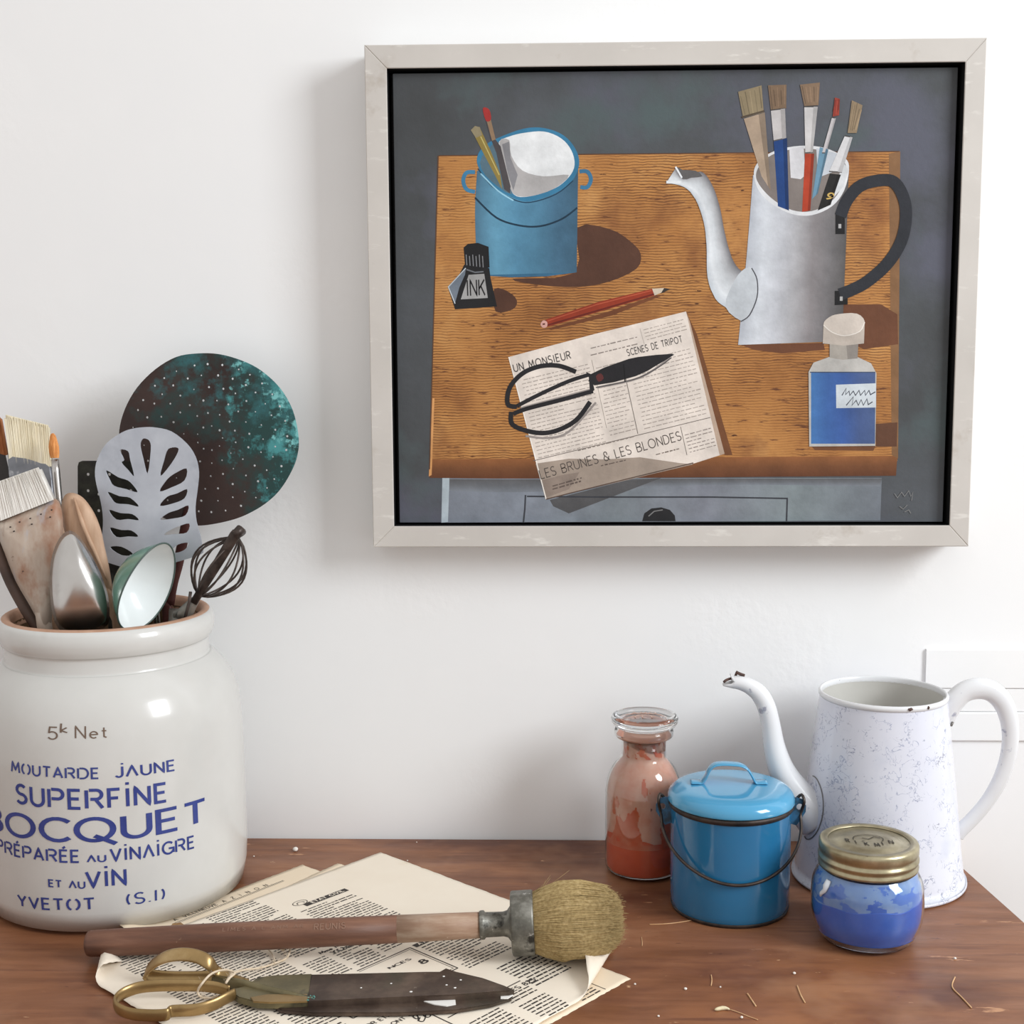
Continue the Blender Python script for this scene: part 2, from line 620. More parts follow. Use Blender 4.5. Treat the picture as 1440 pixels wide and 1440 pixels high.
# ------------------------------------------------------------------ table
wood = mat('old_varnished_wood', [(.26, rgb(96, 58, 38)), (.42, rgb(122, 78, 52)), (.56, rgb(139, 92, 64)), (.74, rgb(160, 112, 80))], scale=7,
           stretch=(1.0, 5, 3), detail=8, rough=.40, rvar=.10, bump=.12, bscale=30, distort=.5, spec=.42,
           spots=[(rgb(158, 104, 66), 2.6, .50, .66), (rgb(96, 56, 40), 4.2, .54, .68, (1, 2, 1)), (rgb(188, 140, 104), 22, .665, .71, (1, 4, 1)), (rgb(200, 160, 124), 75, .70, .74, (1, 2.4, 1)), (rgb(76, 44, 32), 46, .69, .74, (1, 5, 1)), (rgb(108, 66, 46), 16, .58, .72, (.5, 6, 1)), (rgb(176, 132, 100), 4, .58, .74)])
edge_wood = mat('worn_edge_wood', [(.3, rgb(172, 136, 110)), (.7, rgb(222, 184, 152))], scale=30, stretch=(6, 1, 1), rough=.5)
T = thing('wooden_table', (-.1, -.4, -.75), 'old varnished reddish-brown wooden table pushed against the white wall', 'table')


def xr(y): return .3394 - .1295 * y


outl = [(-.95, -.004), (xr(-.004), -.004), (xr(-.78), -.78), (-.95, -.78)]
bm = bmesh.new()
lo = [bm.verts.new((x, y, -.024)) for x, y in outl]
hi = [bm.verts.new((x, y, 0)) for x, y in outl]
bm.faces.new(hi); bm.faces.new(lo[::-1])
for i in range(4): bm.faces.new((lo[i], lo[(i + 1) % 4], hi[(i + 1) % 4], hi[i]))
es = [e for e in bm.edges if all(abs(v.co.z) < 1e-6 for v in e.verts) and min(v.co.x for v in e.verts) > .3]
es += [e for e in bm.edges if all(abs(v.co.z) < 1e-6 for v in e.verts) and max(v.co.y for v in e.verts) < -.7]
rb = bmesh.ops.bevel(bm, geom=es, offset=.0034, segments=2, affect='EDGES')
bmesh.ops.recalc_face_normals(bm, faces=bm.faces)
o = obj('tabletop', bm, parent=T, smooth=False, mats=[wood, edge_wood])
for p in o.data.polygons:
    if abs(p.normal.z) < .98 and p.normal.x > .2: p.material_index = 1
for nm, c, s in (('apron', (-.25, -.06, -.08), (1.1, .022, .11)), ('apron', (-.25, -.72, -.08), (1.1, .022, .11)),
                 ('apron', (-.86, -.39, -.08), (.022, .62, .11)), ('apron', (.31, -.39, -.08), (.022, .62, .11))):
    obj(nm, box(bmesh.new(), c, s, bevel=.003), wood, T, smooth=False)
for cx, cy in ((-.86, -.06), (-.86, -.72), (.31, -.06), (.31, -.72)):
    bm = bmesh.new()
    w0, w1 = .024, .015
    A = [bm.verts.new((cx + sx * w0, cy + sy * w0, -.024)) for sx, sy in ((-1, -1), (1, -1), (1, 1), (-1, 1))]
    Bq = [bm.verts.new((cx + sx * w0, cy + sy * w0, -.15)) for sx, sy in ((-1, -1), (1, -1), (1, 1), (-1, 1))]
    Cq = [bm.verts.new((cx + sx * w1, cy + sy * w1, -.75)) for sx, sy in ((-1, -1), (1, -1), (1, 1), (-1, 1))]
    for P_, Q_ in ((A, Bq), (Bq, Cq)):
        for i in range(4): bm.faces.new((P_[i], P_[(i + 1) % 4], Q_[(i + 1) % 4], Q_[i]))
    bm.faces.new(A); bm.faces.new(Cq)
    bmesh.ops.recalc_face_normals(bm, faces=bm.faces)
    obj('leg', bm, wood, T, smooth=False)

# ================================================================== framed painting
YF, YC = -.040, -.031
c4 = [aty(*p, YF) for p in ((510, 62), (1388, 54), (1362, 768), (527, 770))]
i4 = [aty(*p, YF) for p in ((543, 95), (1357, 88), (1336, 738), (555, 741))]
n4 = [aty(*p, YC) for p in ((551, 103), (1346, 95), (1327, 733), (563, 736))]


def rect(q):
    return ((q[0].x + q[3].x) / 2, (q[1].x + q[2].x) / 2, (q[2].z + q[3].z) / 2, (q[0].z + q[1].z) / 2)


fx0, fx1, fz0, fz1 = rect(c4)
ix0, ix1, iz0, iz1 = rect(i4)
cx0, cx1, cz0, cz1 = rect(n4)
limed = mat('limed_oak', [(.3, rgb(192, 187, 181)), (.7, rgb(206, 201, 195))], scale=9, stretch=(1, 1, 1), rough=.6, bump=.1, bscale=50,
            spots=[(rgb(180, 171, 161), 26, .60, .75), (rgb(216, 212, 206), 40, .60, .72, (1, 1, 4))])
black = mat('black_liner', rgb(16, 16, 18), rough=.6)
FR = thing('framed_painting', ((fx0 + fx1) / 2, -.005, fz0), 'framed still life painting with pale grey frame hanging on white wall', 'painting')
for a, b, c, d in (((fx0, fz1), (fx1, fz1), (ix1, iz1), (ix0, iz1)), ((fx1, fz1), (fx1, fz0), (ix1, iz0), (ix1, iz1)),
                   ((fx1, fz0), (fx0, fz0), (ix0, iz0), (ix1, iz0)), ((fx0, fz0), (fx0, fz1), (ix0, iz1), (ix0, iz0))):
    bm = bmesh.new()
    f = [bm.verts.new((x, YF, z)) for x, z in (a, b, c, d)]
    k = [bm.verts.new((x, -.002, z)) for x, z in (a, b, c, d)]
    bm.faces.new(f); bm.faces.new(k[::-1])
    for i in range(4): bm.faces.new((f[i], k[i], k[(i + 1) % 4], f[(i + 1) % 4]))
    bmesh.ops.bevel(bm, geom=[e for e in bm.edges if all(v.co.y < -.03 for v in e.verts)], offset=.0006, segments=1, affect='EDGES')
    bmesh.ops.recalc_face_normals(bm, faces=bm.faces)
    fo = obj('frame_rail', bm, parent=FR, smooth=False, mats=[limed, black])
    for p in fo.data.polygons:
        cc_ = p.center + ROOT[fo.name]
        if abs(p.normal.y) < .3 and p.area > .004 and (Vector(((ix0 + ix1) / 2, 0, (iz0 + iz1) / 2)) - Vector((cc_.x, 0, cc_.z))).dot(p.normal) > 0 and ix0 - .001 < cc_.x < ix1 + .001 and iz0 - .001 < cc_.z < iz1 + .001: p.material_index = 1
bm = box(bmesh.new(), ((ix0 + ix1) / 2, -.008, (iz0 + iz1) / 2), (ix1 - ix0 + .004, .006, iz1 - iz0 + .004))
obj('backing_board', bm, black, FR, smooth=False)

paint = mat('oil_paint', None, attr='Col', scale=48, avar=.17, rough=.62, bump=.25, bscale=240, spec=.3, stretch=(1, 1, 1))
paint_bg = mat('oil_paint_ground', [(.30, rgb(66, 68, 69)), (.5, rgb(77, 80, 83)), (.7, rgb(90, 94, 100))], scale=6, spots=[(rgb(90, 92, 104), 7, .50, .66), (rgb(82, 94, 96), 9, .54, .68)], rough=.6, bump=.25, bscale=200, spec=.3)
canvas_edge = mat('canvas_edge', rgb(28, 28, 30), rough=.7)
bm = box(bmesh.new(), ((cx0 + cx1) / 2, (YC - .011) / 2, (cz0 + cz1) / 2), (cx1 - cx0, -YC - .011, cz1 - cz0), bevel=.0006)
cv = obj('canvas', bm, parent=FR, smooth=False, mats=[paint_bg, canvas_edge])
for p in cv.data.polygons:
    if p.normal.y > -.5: p.material_index = 1

LAYER = [0]


class Paint:
    """flat brushwork lying on the canvas, built from coloured outlines"""

    def __init__(self, name, m=None):
        self.bm = bmesh.new()
        self.l = self.bm.loops.layers.float_color.new('Col')
        self.name, self.m = name, m or paint

    def y(self):
        LAYER[0] += 1
        return YC - .0001 - LAYER[0] * 3e-6

    def poly(self, pts, col, smooth=0):
        y = self.y()
        if smooth: pts = crom(pts, smooth, True)
        vs = [self.bm.verts.new(aty(px, py, y)) for px, py in pts]
        es = [self.bm.edges.new((vs[i], vs[(i + 1) % len(vs)])) for i in range(len(vs))]
        r = bmesh.ops.triangle_fill(self.bm, edges=es, use_beauty=True)
        for f in r['geom']:
            if isinstance(f, bmesh.types.BMFace):
                for l in f.loops: l[self.l] = col
        return self

    def loft(self, A, B, cols, n=16):
        """patch between two pixel polylines, colours change from A to B"""
        y = self.y()
        A, B = crom(A, 4), crom(B, 4)
        A = [A[int(i * (len(A) - 1) / n)] for i in range(n + 1)]
        B = [B[int(i * (len(B) - 1) / n)] for i in range(n + 1)]
        m = (len(cols) - 1) * 3
        g = []
        for a, b in zip(A, B):
            g.append([self.bm.verts.new(aty(a[0] + (b[0] - a[0]) * k / m, a[1] + (b[1] - a[1]) * k / m, y)) for k in range(m + 1)])

        def cc(k):
            t = k / m * (len(cols) - 1)
            i = min(int(t), len(cols) - 2)
            f = t - i
            return tuple(cols[i][q] * (1 - f) + cols[i + 1][q] * f for q in range(4))
        for r0, r1 in zip(g, g[1:]):
            for k in range(m):
                f = self.bm.faces.new((r0[k], r0[k + 1], r1[k + 1], r1[k]))
                for l, c in zip(f.loops, (cc(k), cc(k + 1), cc(k + 1), cc(k))): l[self.l] = c
        return self

    def line(self, pts, w, col, smooth=0, same=False):
        y = YC - .0001 - LAYER[0] * 3e-6 if same else self.y()
        if smooth: pts = crom(pts, smooth)
        ribbon(self.bm, [tuple(p) for p in pts], w, lambda px, py: aty(px, py, y), seg=40, layer=self.l, col=col)
        return self

    def text(self, s, p0, p1, h, w, col, track=.2, slant=0.0):
        y = self.y()
        dx, dy = p1[0] - p0[0], p1[1] - p0[1]
        d = math.hypot(dx, dy)
        ux, uy = dy / d, -dx / d
        text(self.bm, s, lambda u, v: aty(p0[0] + dx * u + ux * v * h, p0[1] + dy * u + uy * v * h, y), w, track, layer=self.l, col=col, slant=slant)
        return self

    def done(self, label=None):
        for f in self.bm.faces:
            if f.normal.y > 0: f.normal_flip()
        o = obj(self.name, self.bm, self.m, cv, smooth=False)
        if label: o['label'] = label
        return o


# --- painted table top with combed grain
pw = mat('painted_wood_grain', [(.3, rgb(136, 88, 48)), (.45, rgb(172, 118, 66)), (.58, rgb(186, 132, 76)), (.72, rgb(204, 154, 96))], scale=11, rough=.6, bump=.3, bscale=220, spec=.3,
         spots=[(rgb(130, 82, 50), 12, .56, .74), (rgb(104, 64, 42), 60, .60, .68, (1, 1, 7)), (rgb(76, 46, 32), 90, .68, .72, (1, 1, 4))])
nt = pw.node_tree
bs = nt.nodes['Principled BSDF']
src = bs.inputs['Base Color'].links[0].from_socket
tcn = [n for n in nt.nodes if n.type == 'TEX_COORD'][0]
wv = nt.nodes.new('ShaderNodeTexWave')
wv.bands_direction = 'Z'
wv.inputs['Scale'].default_value = 140
wv.inputs['Distortion'].default_value = 6
wv.inputs['Detail'].default_value = 3
wv.inputs['Detail Scale'].default_value = .45
nt.links.new(tcn.outputs['Object'], wv.inputs[0])
mr = nt.nodes.new('ShaderNodeMapRange'); mr.inputs['From Min'].default_value = .10; mr.inputs['From Max'].default_value = .34; mr.inputs['To Min'].default_value = .8; mr.inputs['To Max'].default_value = 0
nt.links.new(wv.outputs['Fac'], mr.inputs[0])
nm_ = nt.nodes.new('ShaderNodeTexNoise'); nm_.inputs['Scale'].default_value = 16; nt.links.new(tcn.outputs['Object'], nm_.inputs[0])
m2 = nt.nodes.new('ShaderNodeMath'); m2.operation = 'MULTIPLY'
mr2 = nt.nodes.new('ShaderNodeMapRange'); mr2.inputs['From Min'].default_value = .35; mr2.inputs['From Max'].default_value = .6; mr2.inputs['To Min'].default_value = .25
nt.links.new(nm_.outputs[0], mr2.inputs[0])
nt.links.new(mr.outputs[0], m2.inputs[0]); nt.links.new(mr2.outputs[0], m2.inputs[1])
mx = nt.nodes.new('ShaderNodeMix'); mx.data_type = 'RGBA'
nt.links.new(m2.outputs[0], mx.inputs[0]); nt.links.new(src, mx.inputs[6]); mx.inputs[7].default_value = rgb(86, 52, 32)
nt.links.new(mx.outputs[2], bs.inputs['Base Color'])

p = Paint('painted_tabletop', pw)
p.poly([(617, 219), (1265, 213), (1262, 648), (605, 647)], rgb(170, 110, 60))
p.done()
g = lambda v, b=0: rgb(v, v, v + b)
p = Paint('painted_drawer')
p.loft([(622, 672), (620, 735)], [(1240, 672), (1238, 732)], [rgb(118, 124, 134), rgb(132, 139, 150), rgb(120, 128, 134), rgb(126, 130, 140), rgb(128, 138, 142), rgb(112, 118, 126)], 6)
p.poly([(622, 672), (632, 672), (630, 734), (621, 735)], rgb(172, 184, 192))
p.loft([(632, 674), (756, 674), (1000, 673), (1240, 673)], [(632, 690), (745, 692), (1000, 682), (1238, 684)], [rgb(92, 92, 94), rgb(104, 107, 112), rgb(122, 128, 136)], 10)
p.poly([(773, 703), (880, 676), (930, 672), (800, 722), (778, 712)], rgb(84, 84, 86))
p.line([(739, 696), (738, 716), (736, 735)], 2.4, rgb(62, 64, 70))
p.line([(741, 698), (850, 699), (1000, 699), (1108, 701)], 2.2, rgb(58, 60, 66))
p.line([(1107, 701), (1106, 733)], 2.4, rgb(60, 62, 68))
p.poly([(903, 733), (906, 722), (916, 715), (930, 713.5), (942, 717), (949, 725), (950, 733)], rgb(38, 38, 40))
p.line([(912, 726), (920, 719), (932, 717)], 1.5, rgb(120, 120, 120))
p.done()
p = Paint('painted_table_edge')
p.loft([(604, 646), (740, 645), (1000, 643), (1262, 641)], [(604, 672), (740, 673), (1000, 671), (1260, 669)], [rgb(140, 90, 54), rgb(112, 72, 46), rgb(98, 60, 40)], 16)
p.poly([(608, 560), (611, 560), (607, 668), (603, 670)], rgb(206, 150, 96))
p.line([(617, 219), (1265, 213)], 1.6, rgb(92, 62, 44))
p.line([(616, 219), (604, 660)], 1.6, rgb(92, 66, 50))
p.poly([(1250, 216), (1266, 213), (1263, 645), (1254, 640)], rgb(130, 96, 66))
p.done()
sh = rgb(84, 56, 44)
p = Paint('painted_shadow')
p.poly([(812, 320), (857, 322), (886, 339), (901, 357), (895, 378), (857, 396), (814, 403.5), (760, 401), (721, 392), (809, 384)], sh, 3)
p.done()
p = Paint('painted_shadow')
p.poly([(695, 406), (716, 411), (727, 423), (721, 435), (697, 438)], sh, 3)
p.done()
p = Paint('painted_shadow')
p.poly([(1184, 428), (1239, 428), (1262, 442), (1263, 484), (1215, 491), (1184, 478)], rgb(104, 66, 46))
p.done()
p = Paint('painted_shadow')
p.poly([(1042, 485), (1158, 482), (1160, 492), (1100, 497), (1060, 492)], rgb(104, 66, 46))
p.done()
p = Paint('painted_shadow')
p.poly([(1230, 596), (1262, 594), (1261, 628), (1232, 628)], rgb(92, 62, 46))
p.done()
p = Paint('painted_shadow')
p.poly([(1140, 626), (1232, 626), (1228, 634), (1146, 633)], rgb(110, 72, 48))
p.done()
p = Paint('painted_shadow')
p.poly([(966, 441), (980, 470), (1030, 640), (1019, 640)], rgb(112, 72, 46))
p.done()
p = Paint('painted_shadow')
p.poly([(770, 462), (850, 440), (920, 416), (935, 414), (860, 444), (775, 464)], rgb(110, 66, 42))
p.done()

p = Paint('painted_blue_pail')
p.loft([(671, 240), (668, 300), (671, 387)], [(813, 238), (812, 310), (811, 383)],
       [rgb(76, 114, 138), rgb(98, 152, 180), rgb(86, 138, 168), rgb(80, 128, 156), rgb(70, 108, 134), rgb(62, 94, 116)], 20)
p.poly([(671, 387), (811, 383), (770, 388.5), (720, 390)], rgb(58, 104, 134))
rim = [(671, 221), (680, 206), (699, 194.5), (736, 181), (765, 180), (792, 190), (809, 209), (814.5, 231), (804, 255), (780, 272), (745, 283), (721, 278), (692, 261), (674, 238)]
p.poly(rim, rgb(58, 122, 158), 4)
p.poly([(675, 228), (684, 212), (703, 199), (712, 240), (720, 273), (700, 262), (682, 246)], rgb(86, 112, 126), 2)
p.poly([(702, 199), (716, 192), (736, 187), (765, 185), (789, 194.5), (803.5, 211.5), (808, 232), (800, 249), (780, 265), (745.5, 276), (722, 273), (713, 242), (705, 212)], rgb(226, 229, 231), 4)
p.poly([(702, 200), (716, 197), (719, 219), (735, 240), (765, 248), (800, 246), (780, 265), (745, 276), (721, 272), (713, 242)], rgb(174, 172, 172), 3)
p.poly([(706, 203), (716, 199), (718, 222), (728, 246), (722, 268), (714, 244)], rgb(132, 132, 136), 1)
p.line([(668, 242), (656, 243), (651.5, 254), (656, 266), (668, 270)], 5.5, rgb(66, 128, 166), 5)
p.line([(815, 241), (826, 241.5), (831, 252), (826, 263), (816, 263)], 5.5, rgb(60, 116, 152), 5)
p.line([(668, 278), (698, 306), (730, 317), (760, 318), (790, 308), (812, 292)], 2.6, rgb(30, 54, 72), 5)
p.line([(672, 237), (692, 262), (721, 280), (746, 284.5), (782, 273), (806, 254)], 1.6, rgb(36, 66, 88), 4)
p.line([(676, 244), (700, 268), (722, 282)], 2, rgb(150, 200, 222), 4)
p.done()
p = Paint('painted_paintbrush')
p.poly([(663, 183), (674, 178), (690, 212), (703.5, 245), (706, 266), (697, 248), (680, 216)], rgb(142, 124, 66))
p.poly([(662, 183), (668, 177), (675, 179), (678, 190), (669, 194)], rgb(140, 130, 104))
p.line([(676, 192), (702, 246)], 1.5, rgb(190, 176, 110))
p.done()
p = Paint('painted_paintbrush')
p.poly([(683, 169), (690, 168), (696, 195), (704, 206), (718, 262), (717, 272), (709, 266), (698, 215), (690, 195)], rgb(76, 72, 74))
p.poly([(684, 168), (690, 167), (697, 196), (692, 198)], rgb(140, 116, 92))
p.poly([(679, 152), (688, 154), (690.5, 168), (683.5, 170)], rgb(158, 50, 48), 3)
p.done()
p = Paint('painted_ink_bottle')
p.poly([(653, 372), (688, 377), (690, 392), (699, 431), (640, 435), (630, 404), (646, 386)], rgb(34, 34, 36))
p.poly([(652, 348), (658, 343), (672, 341.5), (687, 347), (688.5, 376), (670, 380), (654, 373)], rgb(30, 30, 32))
for k in range(6): p.line([(655.5 + 4.6 * k, 358 + (k % 2) * 2), (656.5 + 4.6 * k, 373 + k * .6)], 1.2, rgb(128, 130, 134))
p.line([(656, 379), (668, 383), (680, 382)], 1.8, rgb(110, 114, 120))
p.poly([(655, 377), (630.5, 403.5), (640, 426), (646, 404), (654, 386)], rgb(112, 122, 134))
p.line([(655, 377), (630.5, 403.5), (640, 427)], 1.4, rgb(190, 198, 204))
p.poly([(659, 386.5), (681, 385), (686, 419), (648, 421)], rgb(158, 158, 158))
p.text('INK', (657, 416), (682, 415), 22, .13, rgb(30, 30, 32), .24)
p.done()
p = Paint('painted_pencil')
p.poly([(767.5, 449.5), (840, 425), (917, 406), (920.5, 415.5), (850, 436), (770, 459.5)], rgb(146, 56, 36))
p.line([(769, 457.5), (850, 434), (920, 413.5)], 2.4, rgb(104, 38, 28))
p.line([(770, 451.5), (840, 428), (916, 408.5)], 1.4, rgb(180, 86, 60))
p.poly([(917, 406), (936, 405), (930, 411.5), (920.5, 415.5)], rgb(196, 184, 166))
p.poly([(934, 405), (943, 406.5), (929, 413)], rgb(52, 48, 46))
p.poly([(760, 456), (764, 450.5), (769.5, 453), (769, 459.5), (763.5, 461)], rgb(208, 160, 150), 3)
p.line([(763, 456), (766.5, 455.5)], 2, rgb(90, 44, 38))
p.done()

p = Paint('painted_newspaper')
p.poly([(715.5, 502), (835, 470), (964.7, 438), (1019, 638), (975, 652), (768, 702)], rgb(222, 212, 203))
p.poly([(753, 652), (800, 645), (850, 646), (900, 643), (955, 651), (975, 653), (768, 702)], rgb(158, 144, 132))
p.poly([(760, 676), (790, 668), (815, 664), (800, 688), (768, 700)], rgb(140, 126, 116))
p.poly([(964.7, 438), (970, 452), (1019, 638), (1012, 640)], rgb(182, 160, 142))
p.line([(715.5, 502), (768, 702)], 1.6, rgb(240, 234, 226))
p.line([(768, 702), (880, 674), (975, 651)], 1.6, rgb(90, 74, 66))
dk = rgb(112, 104, 98)
p.text('UN MONSIEUR', (723.5, 523), (803, 504), 10.5, .16, rgb(84, 80, 78), .3)
p.text('SCENES DE TRIPOT', (883, 500.5), (960, 481), 9, .16, rgb(84, 80, 78), .3)
p.text('LES BRUNES & LES BLONDES', (761, 673.5), (958.6, 618.5), 12.5, .11, rgb(82, 74, 70), .24)
p.line([(750, 648), (999, 587)], 1, dk)
p.line([(876, 514), (897, 610)], 1, dk)
p.line([(832, 506), (853, 602)], .7, rgb(150, 140, 132))
p.line([(957, 600), (966, 640)], .9, dk)
p.line([(900, 462), (906, 484)], 1, rgb(190, 180, 172))
r2 = random.Random(3)


def newsprint(p, c0, c1, c2, rows, col, w=1.5):
    """rows of words between left top c0, right top c1, left bottom c2 (pixels)"""
    p.y()
    for i in range(rows):
        t = i / max(rows - 1, 1)
        ax_, ay_ = c0[0] + (c2[0] - c0[0]) * t, c0[1] + (c2[1] - c0[1]) * t
        dx, dy = c1[0] - c0[0], c1[1] - c0[1]
        L = math.hypot(dx, dy)
        s = r2.uniform(0, 6) if r2.random() < .25 else 0
        end = L * (r2.uniform(.5, .95) if r2.random() < .16 else 1)
        while s < end - 2:
            k = min(r2.uniform(2.5, 9), end - s)
            p.line([(ax_ + dx * s / L, ay_ + dy * s / L), (ax_ + dx * (s + k) / L, ay_ + dy * (s + k) / L)], w * r2.uniform(.7, 1.1), col, same=True)
            s += k + r2.uniform(1.2, 2.4)


lt = rgb(168, 158, 150)
newsprint(p, (733, 535), (828, 512), (757, 644), 22, lt, 1.3)
newsprint(p, (838, 518), (874, 509), (858, 612), 18, lt, 1.3)
newsprint(p, (884, 512), (972, 490), (906, 603), 17, lt, 1.3)
newsprint(p, (905, 464), (962, 449), (909, 478), 4, lt, 1.2)
newsprint(p, (826, 491), (896, 474), (829, 500), 2, rgb(140, 130, 124), 1.6)
newsprint(p, (963, 612), (1000, 602), (970, 636), 6, rgb(140, 130, 124), 1.2)
newsprint(p, (812, 634), (895, 613), (813, 638), 1, rgb(140, 130, 122), 1.6)
newsprint(p, (776, 684), (818, 672), (777, 688), 2, rgb(96, 84, 78), 2.0)
newsprint(p, (845, 655), (880, 647), (846, 659), 1, rgb(96, 84, 78), 1.6)
newsprint(p, (920, 640), (955, 631), (921, 644), 1, rgb(110, 98, 90), 1.6)
p.done()
p = Paint('painted_scissors')
gr = rgb(150, 142, 138)
for L in ([(732, 574), (830, 548)], [(739, 613), (770, 616), (800, 607), (838, 566)], [(840, 545), (900, 531), (943, 503)]): p.line(L, 3, gr, 5)
bk = rgb(38, 37, 40)
p.line([(727, 572), (714, 568), (717, 545), (735, 525), (760, 515), (786, 514.5), (810, 523)], 6.5, bk, 6)
p.line([(727, 571), (760, 554), (800, 536), (828, 527)], 5.5, bk, 4)
p.line([(719, 579), (720, 596), (738, 605), (763, 609), (787, 604), (811, 590), (830, 565)], 6.5, bk, 6)
p.line([(722, 582), (740, 575), (790, 562), (834, 550)], 6, bk, 4)
p.poly([(824, 523), (831, 526), (836, 548), (830, 555), (828, 530)], bk)
p.poly([(831, 526), (872, 509), (897, 502), (945, 497.5), (943, 502), (923, 514), (894, 529), (836, 542)], bk, 2)
p.line([(838, 545), (893, 533), (925, 517), (944, 503)], 1.6, rgb(86, 82, 82), 4)
p.line([(877, 512), (879, 537)], 1.6, rgb(24, 24, 26))
p.poly([(838, 529), (845, 525), (849, 532), (842, 537)], rgb(92, 46, 46), 2)
p.done()

p = Paint('painted_coffee_pot')
p.loft([(1059, 246), (1050, 360), (1038, 485)], [(1193.6, 240), (1190, 340), (1184, 480)],
       [rgb(178, 183, 192), rgb(204, 209, 216), rgb(190, 193, 200), rgb(168, 168, 172), rgb(134, 130, 132), rgb(116, 114, 116), rgb(86, 84, 84)], 24)
p.poly([(1060, 243), (1068, 226), (1090, 212), (1125, 205), (1160, 208), (1188, 222), (1194, 238), (1187, 268), (1170, 290), (1142, 302.5), (1114, 301), (1087, 288), (1067, 268)], rgb(212, 214, 217), 4)
p.poly([(1063, 246), (1072, 228), (1092, 215), (1125, 209), (1158, 212), (1184, 224), (1190, 240), (1183, 264), (1168, 284), (1141, 297), (1114, 295.5), (1089, 282), (1070, 263)], rgb(124, 116, 112), 4)
p.poly([(1110, 210), (1130, 206), (1133, 246), (1126, 252), (1112, 250)], rgb(206, 206, 210))
p.poly([(1148, 208), (1178, 216), (1176, 240), (1150, 250)], rgb(190, 196, 204))
p.poly([(1183, 222), (1193, 240), (1186, 262), (1172, 278), (1180, 250)], rgb(200, 203, 206))
p.done()


def brush_p(head, ferr, hand, ch, cf, chd):
    p = Paint('painted_paintbrush')
    if hand: p.poly(hand, chd)
    if ferr: p.poly(ferr, cf)
    p.poly(head, ch)
    (x0_, y0_), (x1_, y1_), (x2_, y2_), (x3_, y3_) = head
    for k in range(5):
        t = (k + .5) / 5
        p.line([(x0_ + (x1_ - x0_) * t, y0_ + (y1_ - y0_) * t + r2.uniform(0, 8)), (x3_ + (x2_ - x3_) * t, y3_ + (y2_ - y3_) * t - r2.uniform(0, 8))], 1.2, (lambda q: tuple(c * q for c in ch[:3]) + (1,))(r2.choice([.6, .75, 1.3])))
    if ferr:
        p.line([ferr[0], ferr[1]], 1.6, rgb(70, 66, 64))
        p.line([(ferr[3][0], ferr[3][1]), (ferr[2][0], ferr[2][1])], 1.6, rgb(90, 86, 84))
        e = lambda a, b, t: (a[0] + (b[0] - a[0]) * t, a[1] + (b[1] - a[1]) * t)
        p.poly([e(ferr[0], ferr[1], .68), ferr[1], ferr[2], e(ferr[3], ferr[2], .68)], tuple(c * .72 for c in cf[:3]) + (1,))
    if hand and len(hand) == 4:
        e = lambda a, b, t: (a[0] + (b[0] - a[0]) * t, a[1] + (b[1] - a[1]) * t)
        p.poly([e(hand[0], hand[1], .7), hand[1], hand[2], e(hand[3], hand[2], .7)], tuple(c * .6 for c in chd[:3]) + (1,))
    return p


p = brush_p([(1038, 129), (1071, 120), (1074, 158), (1045, 166)], None, [(1046, 167), (1075.6, 158), (1084, 268), (1071, 248)], rgb(140, 126, 100), None, rgb(172, 152, 132))
p.line([(1043, 165), (1075, 156)], 2.6, rgb(84, 72, 60)); p.done()
brush_p([(1080, 120), (1106, 119), (1105.6, 152.5), (1084, 155)], [(1084, 155), (1104, 152.5), (1105.6, 194), (1088, 198)], [(1088, 199), (1106.7, 194), (1109.5, 296), (1094, 290)], rgb(124, 102, 82), rgb(192, 188, 188), rgb(32, 66, 124)).done()
brush_p([(1125, 119), (1153, 116), (1151, 148), (1131, 149)], [(1131, 150), (1150, 150), (1143, 214), (1132.5, 215)], [(1132, 216), (1145, 216), (1139.5, 296), (1128, 298)], rgb(128, 106, 86), rgb(198, 196, 196), rgb(172, 64, 40)).done()
p = brush_p([(1174, 137), (1181, 139), (1180, 162), (1171, 164)], [(1170, 165), (1175.5, 166.5), (1161.7, 215), (1156, 215)], [(1153, 207), (1165, 210), (1150, 272), (1142, 280)], rgb(150, 62, 50), rgb(190, 186, 188), rgb(104, 142, 166)); p.done()
p = brush_p([(1198, 141), (1213, 148), (1204.7, 187), (1192, 187)], [(1188, 191), (1199, 193), (1184, 242), (1166, 241)], [(1167, 244), (1182.5, 245.6), (1168, 288), (1150, 296)], rgb(140, 122, 98), rgb(206, 206, 208), rgb(34, 33, 33))
p.text('9', (1160, 279), (1167, 281), 10, .18, rgb(190, 160, 90), slant=.3); p.done()
p = Paint('painted_pot_spout')
p.loft([(937, 257), (962, 263), (978, 280), (989.5, 312), (993.6, 345), (995, 390), (1006, 420), (1023, 434), (1041, 448)],
       [(950.6, 236), (960, 250), (985, 241), (1001, 259), (1012, 290), (1019, 326), (1029, 362), (1043, 381), (1059, 378)],
       [rgb(186, 194, 202), rgb(218, 223, 228), rgb(206, 211, 216), rgb(176, 178, 182), rgb(108, 106, 110)], 28)
p.poly([(1043, 381), (1057, 376), (1064.5, 393), (1064.5, 418), (1054, 443), (1042, 451), (1020, 431), (1030, 400)], rgb(190, 196, 202), 3)
p.line([(1057, 377), (1064.5, 393), (1064.5, 418), (1054, 443), (1042, 452)], 1.6, rgb(76, 76, 82), 4)
p.poly([(950, 234), (960, 239), (978, 240), (988, 248), (972, 250), (960, 252)], rgb(96, 94, 94), 2)
p.line([(950, 234.5), (959, 250)], 2.4, rgb(232, 236, 240))
p.line([(937, 256), (958, 256.5)], 4, rgb(222, 226, 230))
p.done()
p = Paint('painted_pot_handle')
hc = rgb(44, 46, 52)
